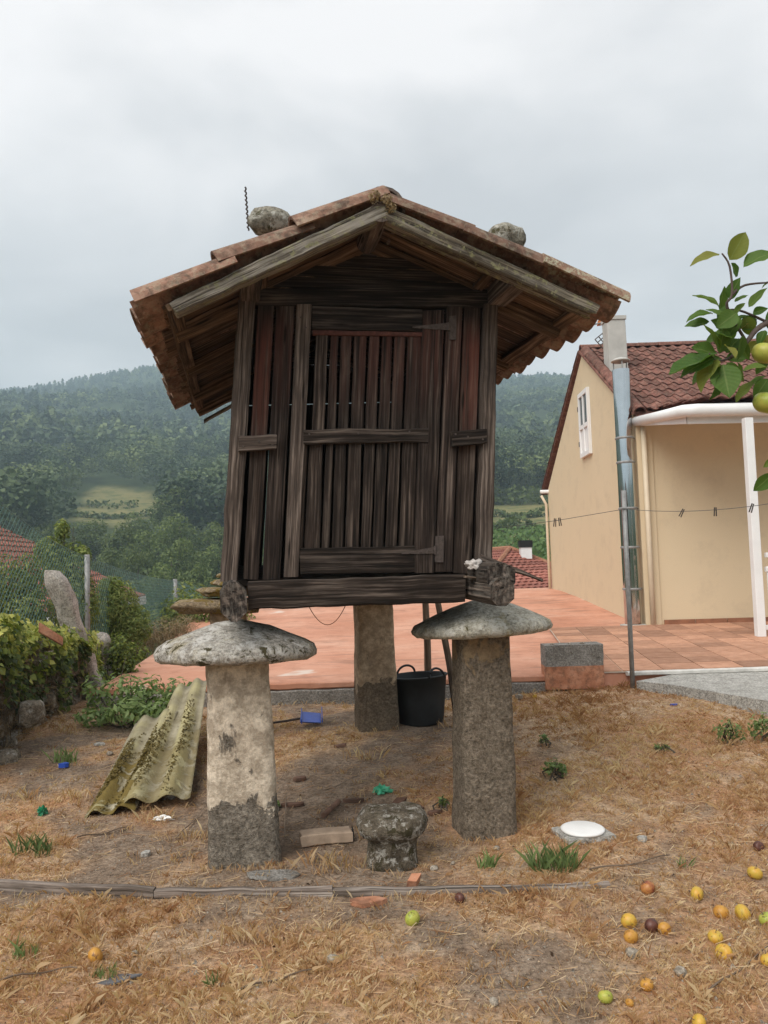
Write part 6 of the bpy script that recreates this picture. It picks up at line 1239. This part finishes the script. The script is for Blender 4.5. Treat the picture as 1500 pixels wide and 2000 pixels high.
    def tall(px, py, n, h, spread, t=(.2, .9)):
        b = gp(px, py)
        for _ in range(n):
            p = b + [g.normal() * spread, g.normal() * spread * .5, -.01]; hh = h * g.uniform(.4, 1.1); ln = g.normal(size=2) * hh * .4; s = unit([g.normal(), g.normal(), 0]) * .0016 * (.6 + .15 * b[1]); V.extend([p - s, p + s, p + [ln[0] * .4 + s[0] * .6, ln[1] * .4, hh * .65], p + [ln[0], ln[1], hh]]); T_.extend([g.uniform(*t)] * 4)
    for px in range(20, 1190, 26): tall(px, 1757 + 6 * math.sin(px), 9, .045, .06, (.3, 1))
    for px in range(400, 560, 18): tall(px, 1700, 12, .05, .05)
    for px in range(885, 1030, 16): tall(px, 1648, 12, .05, .05)
    for px in range(540, 1070, 15): tall(px, 1372 - (px - 540) * .06, 16, .055, .10, (.3, 1))
    for px in range(1180, 1500, 16): tall(px, 1345 + max(0, px - 1250) * .13, 14, .05, .08, (.0, .6))
    for (px, py) in ((620, 1690), (660, 1700), (700, 1480), (745, 1640), (890, 1420), (300, 1600), (380, 1640), (150, 1560), (40, 1560), (120, 1430), (170, 1400), (470, 1840), (530, 1846)): tall(px, py, 36, .09, .07, (.2, 1))
    for _ in range(340):
        px, py = g.uniform(-20, 1520), g.uniform(1420, 1990); b = gp(px, py)
        if clear(np.array([b[0]]), np.array([b[1]]))[0]: tall(px, py, 13, .048, .025, (.0, .95))
    V = np.array(V); o = npmesh('dry_weeds', V, np.arange(len(V)).reshape(-1, 4), STRAW, tint=T_); tag(o, 'taller dry weed stalks along pillars, batten and kerb', 'weeds', kind='stuff')
cover()
for i, (a, b, lab) in enumerate((((0, 1922), (150, 1902), 'long straw coloured stick at the lower left edge'), ((460, 1950), (610, 1900), 'thin bent stick at the bottom centre left'), ((555, 1640), (560, 1560), 'thin stick beside the cream pillar'), ((150, 1640), (248, 1622), 'straw stick in front of the corrugated sheets'), ((1150, 1700), (1310, 1680), 'long thin stick right of the largest green tuft'), ((345, 1640), (405, 1580), 'thin stick at the foot of the cream pillar'), ((1100, 1345), (1060, 1352), 'short grey stick before the clay block'), ((745, 1480), (762, 1462), 'forked twig before the black tub'), ((1380, 1960), (1500, 1850), 'long pale stem among the apples'), ((600, 1560), (700, 1520), 'pale twig under the granary'))):
    p, q = gp(*a) + [0, 0, .012], gp(*b) + [0, 0, .018]; m = MB(); m.tube([p + (q - p) * t + np.array([0, .02 * math.sin(t * 3 + i), .006 * math.sin(t * 9)]) for t in np.linspace(0, 1, 9)], [.0045 - .002 * t for t in np.linspace(0, 1, 9)], 5, .1); tag(m.build('stick', STAKE), lab, 'stick')

# ------------------------------------------------------------------ air
def haze():
    m = MB(); m.box((-1700, -1700, -8), (1700, 1700, 245)); mt = bpy.data.materials.new('hazy_air'); mt.use_nodes = True; t = mt.node_tree; t.nodes.clear(); out = N(t, 'ShaderNodeOutputMaterial'); v = N(t, 'ShaderNodeVolumePrincipled'); v.inputs['Color'].default_value = (.67, .86, 1, 1); v.inputs['Density'].default_value = .00095; v.inputs['Anisotropy'].default_value = .2; L(t, v.outputs[0], out.inputs['Volume'])
    o = m.build('haze', mt); tag(o, 'thin blue haze between the yard and the hill', 'haze', kind='stuff'); return o
haze()
